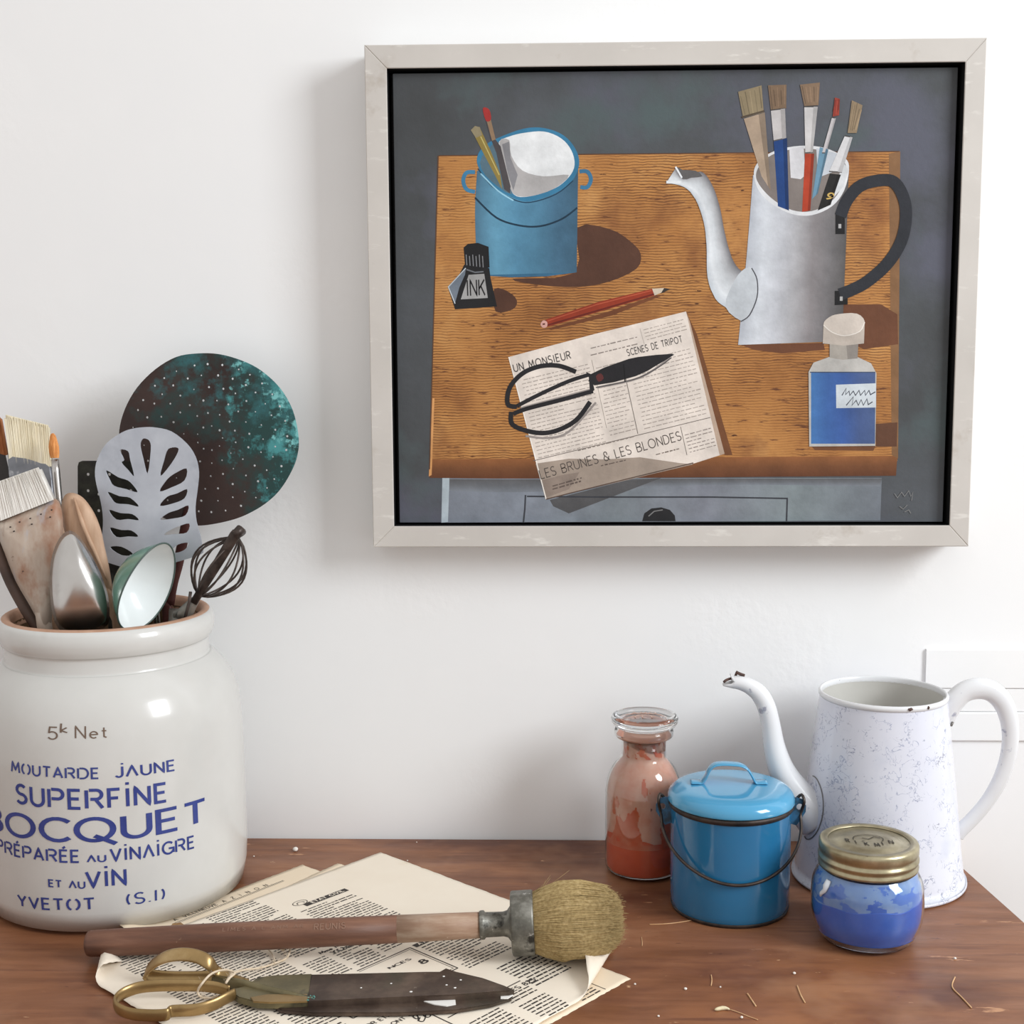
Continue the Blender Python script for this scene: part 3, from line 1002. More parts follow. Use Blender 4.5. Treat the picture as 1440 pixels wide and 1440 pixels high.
p.poly([(1175, 300), (1188, 296), (1188, 329), (1175, 329)], rgb(28, 28, 30))
p.poly([(1174, 409), (1192, 409), (1192, 428), (1174, 429)], rgb(28, 28, 30))
p.line([(1182, 304), (1191, 282), (1209, 262), (1234, 254), (1257, 256), (1271, 279), (1274, 307), (1267, 340), (1248, 370.6), (1220, 395.6), (1197, 408), (1181, 414)], 17, hc, 6)
p.poly([(1179, 315), (1183, 315), (1183, 321), (1179, 321)], rgb(170, 170, 170))
p.poly([(1181, 417), (1185, 417), (1185, 423), (1181, 423)], rgb(170, 170, 170))
p.done()
p = Paint('painted_pigment_bottle')
p.poly([(1137, 523), (1144, 510), (1166, 502), (1206, 502), (1225, 511), (1232.5, 525), (1231, 627), (1138, 628)], rgb(182, 180, 176))
p.loft([(1140.5, 524), (1140.5, 624)], [(1231, 524), (1230.5, 624)], [rgb(70, 116, 172), rgb(64, 102, 164), rgb(62, 94, 158), rgb(70, 90, 136), rgb(74, 92, 132)], 6)
p.line([(1139, 523.5), (1231, 523.5)], 1.6, rgb(70, 82, 106))
p.poly([(1166.7, 484), (1207, 484), (1206, 504), (1185, 506), (1166.7, 503)], rgb(164, 158, 150))
p.poly([(1190, 484), (1207, 484), (1206, 504), (1192, 505)], rgb(140, 134, 128))
p.poly([(1158, 456), (1216, 453), (1215, 483), (1187, 486), (1157, 483)], rgb(184, 174, 164))
p.poly([(1158, 456), (1166, 446), (1180, 441.5), (1205, 441), (1216, 452), (1209, 465), (1188, 471), (1170, 466)], rgb(204, 194, 184), 3)
p.line([(1158, 457), (1170, 467), (1188, 472), (1209, 466), (1216, 453)], 1.3, rgb(226, 220, 212), 3)
p.poly([(1175.6, 541), (1232, 539), (1232, 573), (1176, 574)], rgb(198, 206, 212))
sc_ = rgb(70, 74, 84)
p.line([(1184, 556), (1190, 546), (1189, 555), (1194, 550), (1195, 556), (1200, 550), (1203, 556), (1208, 549), (1210, 556), (1216, 549), (1217, 556), (1222, 549), (1224, 555), (1231, 551)], 1.5, sc_)
p.line([(1190, 570), (1200, 558), (1198, 570), (1204, 563), (1207, 570), (1211, 562), (1214, 570), (1219, 561), (1221, 569), (1227, 565)], 1.5, sc_)
p.done()
p = Paint('painted_signature')
sg = rgb(122, 122, 122)
p.line([(1258, 694), (1262, 700), (1268, 692), (1272, 698), (1278, 690), (1281, 698), (1284, 692), (1282, 704)], 1, sg)
p.line([(1265, 712), (1270, 716), (1276, 710)], 1, sg)
p.line([(1272, 720), (1278, 717), (1281, 722)], 1, sg)
p.done()
# ================================================================== stoneware mustard jar
stone = mat('grey_stoneware_glaze', [(.3, rgb(201, 200, 196)), (.7, rgb(212, 211, 208))], scale=9, rough=.2, bump=.08, bscale=24, coat=.25,
            spots=[(rgb(176, 168, 158), 5, .60, .74), (rgb(96, 84, 74), 60, .76, .79)])
clay = mat('bare_terracotta_rim', [(.3, rgb(170, 130, 106)), (.7, rgb(196, 158, 134))], scale=40, rough=.6, bump=.1)
AJ = axis_at(170, 1311, 168)
JAR = thing('stoneware_jar', (AJ.x, AJ.y, 0), 'big grey stoneware mustard jar with blue stencilled lettering, on the left, full of utensils', 'jar')
body = prof(AJ, [(0, None, 0), (150, None, 0), (160, None, .002), (167, None, .006)] + [(173, 1236), (178, 1212), (180, 1185), (180.5, 1120), (180.5, 1040), (179, 1000), (176, 974), (169, 953), (159, 937), (149, 926), (142, 919.5), (140.6, 918.6), (139.2, 918.9), (138.4, 918), (138, 915), (137.8, 900), (138, 897), (138.8, 896), (140.5, 895.6), (142.5, 893.5), (145.5, 886), (147, 876), (145.5, 866), (141, 860.5)])
inner = prof(AJ, [(129, 862), (127, 872), (128, 910), (160, 960), (168, 1000), (168, 1200)])
pr = crom(body[3:-1], 3) if False else body
bm = lathe(bmesh.new(), AJ, pr + [(body[-1][0] - .003, body[-1][1] + .0005)], 96)
obj('jar_body', bm, stone, JAR)
rp = prof(AJ, [(142.5, 862.5), (139, 859), (134, 858), (130, 860), (127.5, 866), (127, 880)])
obj('rim', lathe(bmesh.new(), AJ, rp, 96), clay, JAR)
ip = prof(AJ, [(127.2, 872), (128, 910), (150, 940), (166, 975), (168, 1000), (168, 1210), (150, 1235), (0, 1240)])
brown = mat('brown_inside_glaze', [(.3, rgb(98, 78, 56)), (.7, rgb(124, 100, 74))], scale=8, rough=.4)
obj('inner_glaze', lathe(bmesh.new(), AJ, ip, 64), brown, JAR)
RJ = body[10][0]


def jar_ang(px, py):
    """where the line of sight meets the jar wall -> (angle, z)"""
    v = ray(px, py)
    ox, oy = CAM[0] - AJ.x, CAM[1] - AJ.y
    a = v[0] ** 2 + v[1] ** 2
    b = 2 * (ox * v[0] + oy * v[1])
    c = ox * ox + oy * oy - RJ * RJ
    t = (-b - math.sqrt(max(b * b - 4 * a * c, 0))) / (2 * a)
    P = CAM + v * t
    return math.atan2(P[1] - AJ.y, P[0] - AJ.x), P[2]


blue = mat('cobalt_lettering', [(.3, rgb(44, 58, 124)), (.7, rgb(62, 76, 146))], scale=60, rough=.25, coat=.2)
scratch = mat('scratched_lettering', rgb(112, 92, 78), rough=.5)


def jar_text(s, p0, p1, h, w=.17, track=.3, stencil=True, m=None, raise_=.0003):
    a0, z0 = jar_ang(*p0)
    a1, z1 = jar_ang(*p1)
    if a0 > a1 + math.pi: a0 -= 2 * math.pi
    hz = .80 * h * proj((AJ.x, AJ.y - RJ, z0))[2] / FPX / math.cos(PITCH + .18)
    bm = bmesh.new()

    def mp(u, v):
        a = a0 + (a1 - a0) * u
        z = z0 + (z1 - z0) * u + v * hz
        r = RJ + raise_
        for (ra, za), (rb_, zb) in zip(body[3:], body[4:]):
            if za <= z <= zb and zb > za: r = ra + (rb_ - ra) * (z - za) / (zb - za) + raise_
        return (AJ.x + r * math.cos(a), AJ.y + r * math.sin(a), z)
    st, tot = layout(s, track, stencil)
    for L in st: ribbon(bm, L, w, lambda u, v: mp(u / tot, v), seg=.09)
    for f in bm.faces:
        c = f.calc_center_median()
        if f.normal.dot(Vector((c.x - AJ.x, c.y - AJ.y, 0))) < 0: f.normal_flip()
    obj('lettering', bm, m or blue, JAR, smooth=False)


jar_text('MoUTARDE', (21, 1083), (139, 1092.5), 17)
jar_text('j~AUNE', (164, 1091), (242.5, 1081.5), 17.5)
jar_text('SUPERFiNE', (29, 1126), (231, 1124.5), 31)
jar_text('BOCQUET', (-7.6, 1160), (284, 1152), 38, w=.16, track=.24, stencil=False)
jar_text('PR^EPAR^EE', (3, 1193), (113, 1209.5), 20)
jar_text('~AU', (125, 1209.5), (149, 1208.5), 11, w=.2)
jar_text('ViN~AiGRE', (156.5, 1208), (268.5, 1190), 20.5)
jar_text('ET ~AU', (73, 1243.5), (121, 1246), 11.5, w=.2)
jar_text('ViN', (124, 1244.5), (176, 1240.5), 26)
jar_text('YVEToT', (31, 1271), (134, 1275.5), 19)
jar_text('(S.I)', (178, 1270), (229.5, 1262), 19, w=.13)
jar_text('5', (69, 1038.5), (81, 1039), 20, w=.1, m=scratch)
jar_text('k', (86, 1030), (95, 1030), 15, w=.12, m=scratch)
jar_text('Net', (107, 1037.5), (150, 1036.5), 20, w=.1, m=scratch)

# ================================================================== glass
glass = mat('clear_glass', rgb(252, 253, 253), rough=.015, trans=1.0, ior=1.46)
glass_b = mat('dusty_clear_glass', [(.35, rgb(250, 252, 252)), (.7, rgb(244, 246, 246))], scale=30, rough=.03, trans=1.0, ior=1.46)


def glass_vessel(name, ax, outer, wall, parent, m, floor_t=.004):
    """outer: [(r,z)] from the middle of the base to the lip; a real wall of the given thickness"""
    inn = []
    for r, z in outer[::-1]:
        if r > wall * 2: inn.append((r - wall, max(z, floor_t)))
    seen = []
    for q in inn:
        if seen and abs(q[0] - seen[-1][0]) < 1e-5 and abs(q[1] - seen[-1][1]) < 1e-5: continue
        if seen and q[1] <= floor_t and seen[-1][1] <= floor_t: continue
        seen.append(q)
    pr = outer + seen + [(0, floor_t)]
    return obj(name, lathe(bmesh.new(), ax, pr, 72), m, parent)


# --- bottle of orange pigment
AB = axis_at(904, 1243, 52)
BOT = thing('pigment_bottle', (AB.x, AB.y, 0), 'clear glass apothecary bottle of orange pigment with flat glass stopper, behind blue pot', 'bottle')
so = prof(AB, [(0, None, .002), (44, None, .001), (50, None, .0025), (53, None, .007), (53.5, 1190), (53.5, 1120), (53, 1108), (50, 1093), (44, 1079), (36, 1069), (32, 1064), (31, 1058), (31, 1040), (33, 1037), (40, 1034), (41.5, 1029), (40.5, 1024), (37, 1022)])
so = [so[0]] + crom(so[1:], 3)
glass_vessel('bottle_glass', AB, so, .0011, BOT, glass_b)
orange = mat('orange_pigment', [(.3, rgb(226, 92, 58)), (.7, rgb(236, 108, 72))], scale=40, rough=.9, bump=.15, bscale=150)
rr_ = .0012


def inner_solid(ax, outer, wall, ztop, slope=(0, 0), nseg=64, base=.0045):
    """powder filling a vessel up to ztop, sloping surface"""
    bm = bmesh.new()
    pts = [(r - wall, z) for r, z in outer if r > .004 and z > base]
    zs = sorted(set([base] + [z for r, z in pts if z < ztop - .0008] + [ztop]))

    def rad(z):
        best = None
        for (ra, za), (rb_, zb) in zip(pts, pts[1:]):
            if min(za, zb) <= z <= max(za, zb) and zb != za: return ra + (rb_ - ra) * (z - za) / (zb - za)
        return pts[0][0]
    rings = []
    for k, z in enumerate(zs):
        f = (z - base) / (ztop - base)
        ring = []
        for i in range(nseg):
            a = 2 * math.pi * i / nseg
            zz = z + f ** 2 * (slope[0] * math.cos(a) + slope[1] * math.sin(a) + .0012 * math.sin(3 * a + 1) + .0008 * math.sin(7 * a))
            r = rad(min(max(zz, base), 1))
            ring.append(bm.verts.new((ax.x + r * math.cos(a), ax.y + r * math.sin(a), zz)))
        rings.append(ring)
    for a, b in zip(rings, rings[1:]):
        for i in range(nseg): bm.faces.new((a[i], a[(i + 1) % nseg], b[(i + 1) % nseg], b[i]))
    bm.faces.new(rings[0][::-1])
    c = bm.verts.new((ax.x, ax.y, ztop + .001))
    for i in range(nseg): bm.faces.new((rings[-1][i], rings[-1][(i + 1) % nseg], c))
    bmesh.ops.recalc_face_normals(bm, faces=bm.faces)
    return bm


zt = z_row(AB, 1168)
obj('pigment', inner_solid(AB, so, .0013, zt, (-.005, 0)), orange, BOT)


def film(ax, outer, wall, z0, z1, keep, nseg=96, nz=48):
    """pigment dust stuck to the inside of the glass: a real thin skin with holes where keep(a,z) is false"""
    pts = [(r - wall, z) for r, z in outer if r > .004]

    def rad(z):
        for (ra, za), (rb_, zb) in zip(pts[3:], pts[4:]):
            if min(za, zb) <= z <= max(za, zb) and zb != za: return ra + (rb_ - ra) * (z - za) / (zb - za)
        return pts[-1][0]
    bm = bmesh.new()
    g_ = [[None] * nseg for _ in range(nz + 1)]

    def v(k, i):
        i %= nseg
        if g_[k][i] is None:
            z = z0 + (z1 - z0) * k / nz
            r = rad(z)
            a = 2 * math.pi * i / nseg
            g_[k][i] = bm.verts.new((ax.x + r * math.cos(a), ax.y + r * math.sin(a), z))
        return g_[k][i]
    for k in range(nz):
        for i in range(nseg):
            if keep(2 * math.pi * (i + .5) / nseg, (k + .5) / nz): bm.faces.new((v(k, i), v(k, i + 1), v(k + 1, i + 1), v(k + 1, i)))
    return bm


from mathutils import noise as mnoise


def ndust(a, t, s=3.0, o=0.0):
    return mnoise.fractal(Vector((math.cos(a) * s + o, math.sin(a) * s, t * s * .8)), 1.0, 2.0, 7)


dust_o = mat('orange_pigment_dust', [(.35, rgb(222, 102, 68)), (.65, rgb(232, 140, 110))], scale=60, rough=.9)
dust_p = mat('pale_orange_dust', [(.35, rgb(232, 158, 132)), (.65, rgb(240, 192, 170))], scale=50, rough=.9)
zs_, zn = z_row(AB, 1088), z_row(AB, 1040)
obj('dust_film', film(AB, so, .00122, zt - .006, z_row(AB, 1082), lambda a, t: ndust(a, t, 2.0) > .02 + .3 * t or t < .08, 260, 120), dust_o, BOT)
obj('pale_dust_film', film(AB, so, .0014, zt - .004, z_row(AB, 1032), lambda a, t: ndust(a, t, 2.4, 5) > -.80, 260, 160), dust_p, BOT)
obj('dust_film', film(AB, so, .00122, z_row(AB, 1060), z_row(AB, 1034), lambda a, t: ndust(a, t, 3, 7) > .22, 200, 40), dust_o, BOT)
st = prof(AB, [(0, 1064), (27, 1062), (31, 1030), (31, 1024), (36, 1021), (44, 1018), (46.5, 1014), (47, 1009), (45, 1005.5), (40, 1004.5), (34, 1006), (0, 1006)])
st = [(r, z) for r, z in st]
obj('stopper', lathe(bmesh.new(), Vector((AB.x + .0006, AB.y, 0)), st, 64), glass, BOT)
# moulded marks on the stopper
bm = bmesh.new()
zst = z_row(AB, 1006) + .0004
cst = Vector((AB.x, AB.y, 0))
for s_, a0 in (('AMO', 200), ('TLE', 20)):
    for k, ch in enumerate(s_):
        w_, stx = G[ch]
        for L in stx:
            ribbon(bm, [((u - w_ / 2), v) for u, v in L], .16, lambda u, v, k=k, a0=a0: (cst.x + (k - 1) * .0075 + u * .0062, cst.y + (.004 if a0 == 200 else -.0075) + v * .005, zst))
obj('moulded_letters', bm, mat('frosted_letters', rgb(206, 176, 160), rough=.5), BOT, smooth=False)

# --- jar of blue pigment
AP = axis_at(1217, 1345, 60)
PJ = thing('pigment_jar', (AP.x, AP.y, 0), 'short round glass jar of bright blue pigment with tarnished screw lid, front right', 'jar')
po = prof(AP, [(0, None, .003), (46, None, .001), (56, None, .001), (64, None, .004), (70, None, .010), (76, 1284), (77.5, 1266), (77.5, 1252), (76, 1238), (71, 1226), (66, 1219), (64, 1214), (64, 1190)])
po = [po[0]] + crom(po[1:], 4)
glass_vessel('jar_glass', AP, po, .0014, PJ, glass)
ultra = mat('ultramarine_pigment', [(.3, rgb(62, 112, 222)), (.7, rgb(84, 136, 238))], scale=40, rough=.9, bump=.1, bscale=120)
zt = z_row(AP, 1250)
obj('pigment', inner_solid(AP, po, .0016, zt, (.003, .003), base=.0085), ultra, PJ)
dust_b = mat('blue_pigment_dust', [(.25, rgb(104, 150, 232)), (.5, rgb(140, 178, 236)), (.75, rgb(178, 204, 240))], scale=45, rough=.9)
obj('dust_film', film(AP, po, .0018, zt - .006, z_row(AP, 1220), lambda a, t: ndust(a, t, 2.4, 3) > -.8, 160, 40), dust_b, PJ)
dust_b2 = mat('deep_blue_dust', [(.3, rgb(64, 116, 224)), (.7, rgb(104, 150, 236))], scale=60, rough=.9)
obj('smear', film(AP, po, .00165, zt - .004, z_row(AP, 1222), lambda a, t: ndust(a, t, 3.4, 9) > -.05 + .5 * t, 260, 60), dust_b2, PJ)
brass_l = mat('tarnished_lid_metal', [(.3, rgb(150, 140, 112)), (.6, rgb(186, 176, 146)), (.8, rgb(206, 198, 170))], scale=60, rough=.33, metal=.85, bump=.08, bscale=180,
              spots=[(rgb(96, 88, 70), 70, .66, .72)])
bandp = prof(AP, [(64.5, 1216), (68.5, 1215.5), (69, 1212), (67, 1209.5), (67, 1206), (69.3, 1204), (69.3, 1201), (67, 1199), (67, 1195.5), (68.8, 1193), (68.8, 1185), (68, 1182), (65.5, 1180.5), (57, 1180.5), (56, 1182)])
obj('screw_band', lathe(bmesh.new(), AP, bandp, 72), brass_l, PJ)
zl = z_row(AP, 1181.5)
lidp = [(0, zl + .0002), (.012, zl + .0001), (.021, zl), (.0225, zl - .0008), (56.5 * proj((AP.x, AP.y, zl))[2] / FPX, zl - .0006)]
obj('lid_disc', lathe(bmesh.new(), AP, lidp, 64), brass_l, PJ)
bm = bmesh.new()
stm = mat('stamped_lid_marks', rgb(74, 68, 56), rough=.5, metal=.4)
for k, ch in enumerate('RIK'):
    for L in G[ch][1]: ribbon(bm, L, .2, lambda u, v, k=k: (AP.x - .017 + k * .0062 + u * .004, AP.y - .004 - k * .0035 + v * .006 + u * -.001, zl + .0005))
for k, ch in enumerate('MIN'):
    for L in G[ch][1]: ribbon(bm, L, .2, lambda u, v, k=k: (AP.x + .002 + k * .006 + u * .004, AP.y - .013 + k * .003 + v * .006, zl + .0005))
ribbon(bm, [(.011 * math.cos(a), .008 * math.sin(a)) for a in [k * .3 for k in range(-2, 12)]], .0007, lambda u, v: (AP.x + u, AP.y + .002 + v, zl + .0005), seg=1)
ribbon(bm, [(-.004, .004), (.0, .001), (.005, .006), (.009, .003)], .0008, lambda u, v: (AP.x + u, AP.y + v, zl + .0005), seg=1)
obj('stamped_lettering', bm, stm, PJ, smooth=False)
# paint drip on the shoulder
white_p = mat('white_paint_drip', rgb(222, 230, 238), rough=.4)
bm = bmesh.new()
path = []
for px, py in ((1166, 1238), (1162, 1246), (1160, 1252), (1155, 1256), (1154, 1260)):
    v = ray(px, py)
    best = None
    for k in range(400):
        P = CAM + v * (.8 + k * .001)
        r = math.hypot(P[0] - AP.x, P[1] - AP.y)
        rr2 = next((ra + (rb_ - ra) * (P[2] - za) / (zb - za) for (ra, za), (rb_, zb) in zip(po[1:], po[2:]) if zb > za and za <= P[2] <= zb), None)
        if rr2 and r <= rr2 + .0003: best = P; break
    if best is not None: path.append(tuple(best))
if len(path) > 1: tube(bm, path, [.0022, .0026, .0018, .0014, .0008][:len(path)], 8)
obj('paint_drip', bm, white_p, PJ)

# ================================================================== blue enamel pot
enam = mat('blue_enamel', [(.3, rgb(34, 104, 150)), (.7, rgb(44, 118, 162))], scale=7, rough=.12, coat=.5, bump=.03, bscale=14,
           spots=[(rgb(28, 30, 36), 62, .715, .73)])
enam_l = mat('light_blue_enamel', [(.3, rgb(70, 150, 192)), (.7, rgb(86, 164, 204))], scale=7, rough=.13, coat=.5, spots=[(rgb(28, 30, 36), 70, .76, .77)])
rust = mat('dark_chipped_metal', [(.3, rgb(34, 32, 34)), (.7, rgb(76, 64, 58))], scale=90, rough=.5, metal=.4, bump=.2, bscale=120)
AU_ = axis_at(1025, 1306, 80)
POT = thing('enamel_pot', (AU_.x, AU_.y, 0), 'blue enamel lidded pot with thin wire bail, beside the orange pigment bottle', 'pot')
pb = prof(AU_, [(0, None, .002), (70, None, .0015), (78, None, .0005), (81, None, .003), (82.5, None, .008), (83, 1230), (83.5, 1180), (83.5, 1132)])
obj('pot_body', lathe(bmesh.new(), AU_, pb, 80), enam, POT)
obj('rim', lathe(bmesh.new(), AU_, prof(AU_, [(82, 1134), (85.5, 1132), (87.5, 1129), (87.5, 1126.5), (85, 1124), (80, 1123)]), 80), rust, POT)
fb = prof(AU_, [(80, None, .0), (81.6, None, .0012), (82.3, None, .003), (81, None, .0032)])
obj('base_edge', lathe(bmesh.new(), AU_, fb, 80), rust, POT)
lp = prof(AU_, [(84, 1124), (88.2, 1123.5), (88.6, 1120), (87.5, 1115), (84, 1110), (78, 1106), (69, 1103.5), (58, 1102.5), (30, 1101.5), (0, 1101)])
lp = crom(lp, 3)
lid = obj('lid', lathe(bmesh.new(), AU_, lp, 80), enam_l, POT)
yl = AU_.y + .002
hp = [aty(px, py, yl) for px, py in ((971, 1103), (980, 1103.5), (987, 1100), (993, 1091), (997, 1082), (1004, 1075.5), (1015, 1073.5), (1030, 1074), (1042, 1075.5), (1051, 1081), (1057, 1090), (1062, 1099), (1068, 1103), (1078, 1103))]
zlid = max(z for r, z in lp)
hp = [Vector((q.x, q.y, max(q.z, zlid + .0003))) for q in hp]
bm = tube(bmesh.new(), crom(hp, 3), .0058, 10, flat=.18, up=(0, 1, 0))
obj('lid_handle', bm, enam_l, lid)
# ears
dirx = Vector((1, 0, 0))
rp_ = 84 * proj((AU_.x, AU_.y, .08))[2] / FPX
for sgn, nm in ((-1, 0), (1, 1)):
    zc = z_row(AU_, 1139)
    cx = AU_.x + sgn * (rp_ + .0055)
    bm = bmesh.new()
    ring = []
    outer = [(-.007, -.010), (-.0066, .0085), (-.002, .0105), (.0035, .009), (.0062, .004), (.006, -.001), (.003, -.006), (-.001, -.012)]
    hole = [(.0012 + .0026 * math.cos(t), .003 + .0026 * math.sin(t)) for t in [k * math.pi / 5 for k in range(10)]]
    me = fill2d([(sgn * a * 1000, -b * 1000) for a, b in outer], [[(sgn * a * 1000, -b * 1000) for a, b in hole]])
    bm.from_mesh(me)
    for v in bm.verts:
        s = 1 if v.co.z > 0 else -1
        v.co = Vector((cx + v.co.x / 10, AU_.y + s * .0008, zc + v.co.y / 10))
    bmesh.ops.recalc_face_normals(bm, faces=bm.faces)
    obj('ear', bm, mat('chipped_blue_ear', [(.4, rgb(40, 62, 76)), (.6, rgb(52, 104, 140))], scale=120, rough=.35) if nm == 0 else bpy.data.materials['chipped_blue_ear'], POT, smooth=False)
# bail: hangs in front of the pot from ear to ear
zc = z_row(AU_, 1136)
La, Lb = Vector((AU_.x - rp_ - .0068, AU_.y - .001, zc + .003)), Vector((AU_.x + rp_ + .0068, AU_.y - .001, zc + .003))
path = [La + Vector((.002, .003, .004)), La + Vector((-.0015, .002, .0075)), La + Vector((-.003, -.002, .003))]
for k in range(0, 25):
    t = math.pi * (1 - k / 24)
    r = rp_ + .0085
    ca, sa = math.cos(t), math.sin(t)
    drop = sa ** .8
    rad_ = rp_ + .0022 + (.0055) * abs(ca) ** 3
    path.append(Vector((AU_.x + rad_ * ca, AU_.y - rad_ * sa, zc - .0045 - .0385 * drop)))
path += [Lb + Vector((.003, -.002, .003)), Lb + Vector((.0015, .002, .0075)), Lb + Vector((-.002, .003, .004))]
wire = mat('dull_steel_wire', [(.3, rgb(58, 52, 50)), (.7, rgb(96, 86, 80))], scale=80, rough=.4, metal=.8)
obj('bail', tube(bmesh.new(), crom(path, 3), .00125, 8), wire, POT)

# ================================================================== white enamel jug
white_e = mat('worn_white_enamel', [(.3, rgb(214, 216, 228)), (.7, rgb(226, 228, 237))], scale=8, rough=.22, coat=.3, bump=.03, bscale=30,
              spots=[(rgb(206, 210, 224), 28, .52, .72), (rgb(150, 156, 176), 130, .68, .74), (rgb(84, 78, 86), 150, .735, .76)],
              lines=[(rgb(168, 174, 196), 85, .015, 40, .51), (rgb(140, 146, 172), 150, .017, 48, .55), (rgb(108, 110, 132), 200, .02, 60, .60)])
white_s = mat('white_enamel', [(.3, rgb(220, 221, 224)), (.7, rgb(230, 231, 233))], scale=10, rough=.22, coat=.3, spots=[(rgb(84, 72, 70), 75, .735, .75), (rgb(170, 172, 186), 80, .66, .72)])
chip = mat('rusty_chip', [(.3, rgb(52, 38, 34)), (.7, rgb(96, 66, 56))], scale=200, rough=.6)
AG = axis_at(1233, 1279, 118)
JUG = thing('enamel_jug', (AG.x, AG.y, 0), 'tall white enamel jug with swan-neck spout and strap handle, far right', 'jug')
gp = prof(AG, [(0, None, .004), (112, None, .0035), (117, None, .0), (119.5, None, .0015), (119, None, .004), (117, 1229), (114.5, 1215), (111, 1190), (103, 1115), (95, 1045), (88.5, 990), (86.5, 978)])
gi = prof(AG, [(84, 978), (86, 990), (100, 1115), (109, 1195), (112, 1230), (0, 1232)])
obj('jug_body', lathe(bmesh.new(), AG, gp, 88), white_e, JUG)
obj('inside', lathe(bmesh.new(), AG, gi, 64), mat('grey_enamel_inside', [(.3, rgb(206, 204, 198)), (.7, rgb(220, 218, 212))], scale=8, rough=.25), JUG)
rg = prof(AG, [(84, 979), (86.5, 979.5), (88.6, 977), (89, 974), (87.5, 971.5), (85.5, 971), (84, 973), (84, 979)])
rimo = obj('rim', lathe(bmesh.new(), AG, rg, 88), white_s, JUG)
# chips on the rim
zr = z_row(AG, 974)
rr_g = 89 * proj((AG.x, AG.y, zr))[2] / FPX
for a, s in ((-80, 1.0), (-62, .35)):
    a = math.radians(a)
    bm = bmesh.new()
    pth = [(AG.x + (rr_g + .0001) * math.cos(a + d), AG.y + (rr_g + .0001) * math.sin(a + d), zr + zz) for d, zz in ((-.035 * s, .0003), (-.01 * s, -.0004), (.012 * s, .0002), (.035 * s, -.0002))]
    tube(bm, pth, [.0007, .0013, .0012, .0006], 7)
    obj('chip', bm, chip, rimo)
# spout
ys = AG.y - .012
sp = [(1150, 1150, 30), (1128, 1128, 27), (1112, 1106, 24.5), (1098, 1080, 21), (1089, 1050, 17.5), (1084, 1020, 15.5), (1078, 995, 15), (1068, 976, 14.5), (1054, 965, 13), (1040, 960, 11.5), (1028, 959.5, 9.5)]
cp = crom([tuple(aty(a, b, ys)) + (c,) for a, b, c in sp], 5)
pth = [Vector(q[:3]) for q in cp]
rad_ = [q[3] * .0005 for q in cp]
bm = bmesh.new()
tube(bm, pth, rad_, 24, up=(0, 1, 0), flat=[1.0 + .25 * max(0, 1 - i / 12) for i in range(len(pth))], caps=False)
# beak: the mouth is cut as an open upper jaw and lower lip
bm.verts.ensure_lookup_table()
end = bm.verts[-24:]
tip = pth[-1]
for v in end:
    d = (v.co - tip)
    if d.z > 0: v.co += Vector((.004 - .004 * min(1, d.z / .004), 0, d.z * .55))
    else: v.co += Vector((-.0065 * min(1, -d.z / .003), 0, d.z * -.4))
o = obj('spout', bm, white_s, JUG)
sm = o.modifiers.new('wall', 'SOLIDIFY'); sm.thickness = .0009; sm.offset = -1
bm = bmesh.new()
lip = [aty(a, b, ys - .004 + .002 * k) for k, (a, b) in enumerate(((1018, 959), (1022, 956), (1028, 954), (1033, 953), (1036, 946)))]
tube(bm, crom(lip, 3), .0011, 7)
lip = [aty(a, b, ys) for a, b in ((1035, 945), (1041, 948), (1047, 950))]
tube(bm, crom(lip, 3), .0013, 7)
obj('chipped_lip', bm, chip, o)
bm = bmesh.new()
fl = []
for k in range(25):
    t = math.radians(-100 + 200 * k / 24)
    # flange edge lies on the jug wall
    zz = z_row(AG, 1128) + .026 * math.sin(t)
    yy = ys - .019 * math.cos(t) * .9 - .002
    rwall = next((ra + (rb_ - ra) * (zz - za) / (zb - za) for (ra, za), (rb_, zb) in zip(gp[4:], gp[5:]) if za <= zz <= zb), gp[6][0])
    dy = yy - AG.y
    xx = AG.x - math.sqrt(max(rwall ** 2 - dy ** 2, 0)) - .0004
    fl.append((xx, yy, zz))
tube(bm, fl, .0005, 7)
obj('flange_seam', bm, mat('grey_seam', rgb(120, 118, 120), rough=.5), o)
# handle
yh = AG.y - .004
hd = [(1331, 1018, 7.5), (1334, 1002, 11), (1342, 986, 12.5), (1356, 973, 12.5), (1375, 968, 13), (1394, 972, 12.5), (1409, 986, 12), (1418, 1008, 11), (1421, 1036, 10), (1417, 1066, 9.5), (1406, 1097, 9), (1389, 1126, 8.5), (1369, 1150, 8.5), (1351, 1168, 8.5), (1346, 1177, 7.5)]
cp = crom([tuple(aty(a, b, yh)) + (c,) for a, b, c in hd], 5)
bm = tube(bmesh.new(), [Vector(q[:3]) for q in cp], [q[3] * .00051 for q in cp], 16, flat=1.35, up=(0, 1, 0))
for v in bm.verts: pass
ho = obj('handle', bm, white_s, JUG)
bm = bmesh.new()
tube(bm, [aty(a, b, yh - .004) for a, b in ((1317, 1014), (1325, 1013), (1332, 1019), (1338, 1020), (1340, 1015))], .0011, 7)
tube(bm, [aty(a, b, yh - .003) for a, b in ((1323, 1012), (1324, 1022), (1323.5, 1036))], .0006, 6)
obj('bracket', bm, mat('grey_bare_metal', rgb(120, 116, 112), rough=.45, metal=.6), ho)
bm = tube(bmesh.new(), [aty(a, b, yh - .006) for a, b in ((1340, 1184), (1341, 1176), (1346, 1167))], .0009, 7)
obj('lower_seam', bm, bpy.data.materials['grey_seam'], ho)
# ================================================================== utensils standing in the jar
def inside(px, py, y):
    return aty(px, py, y)


def mpy(y0, lean=0.0, row0=800):
    """pixel -> point on a plane near y0, leaning back with height; third argument bulges towards the viewer"""
    return lambda px, py, off=0.0: aty(px, py, y0 + lean * (row0 - py) * .0005 - off)


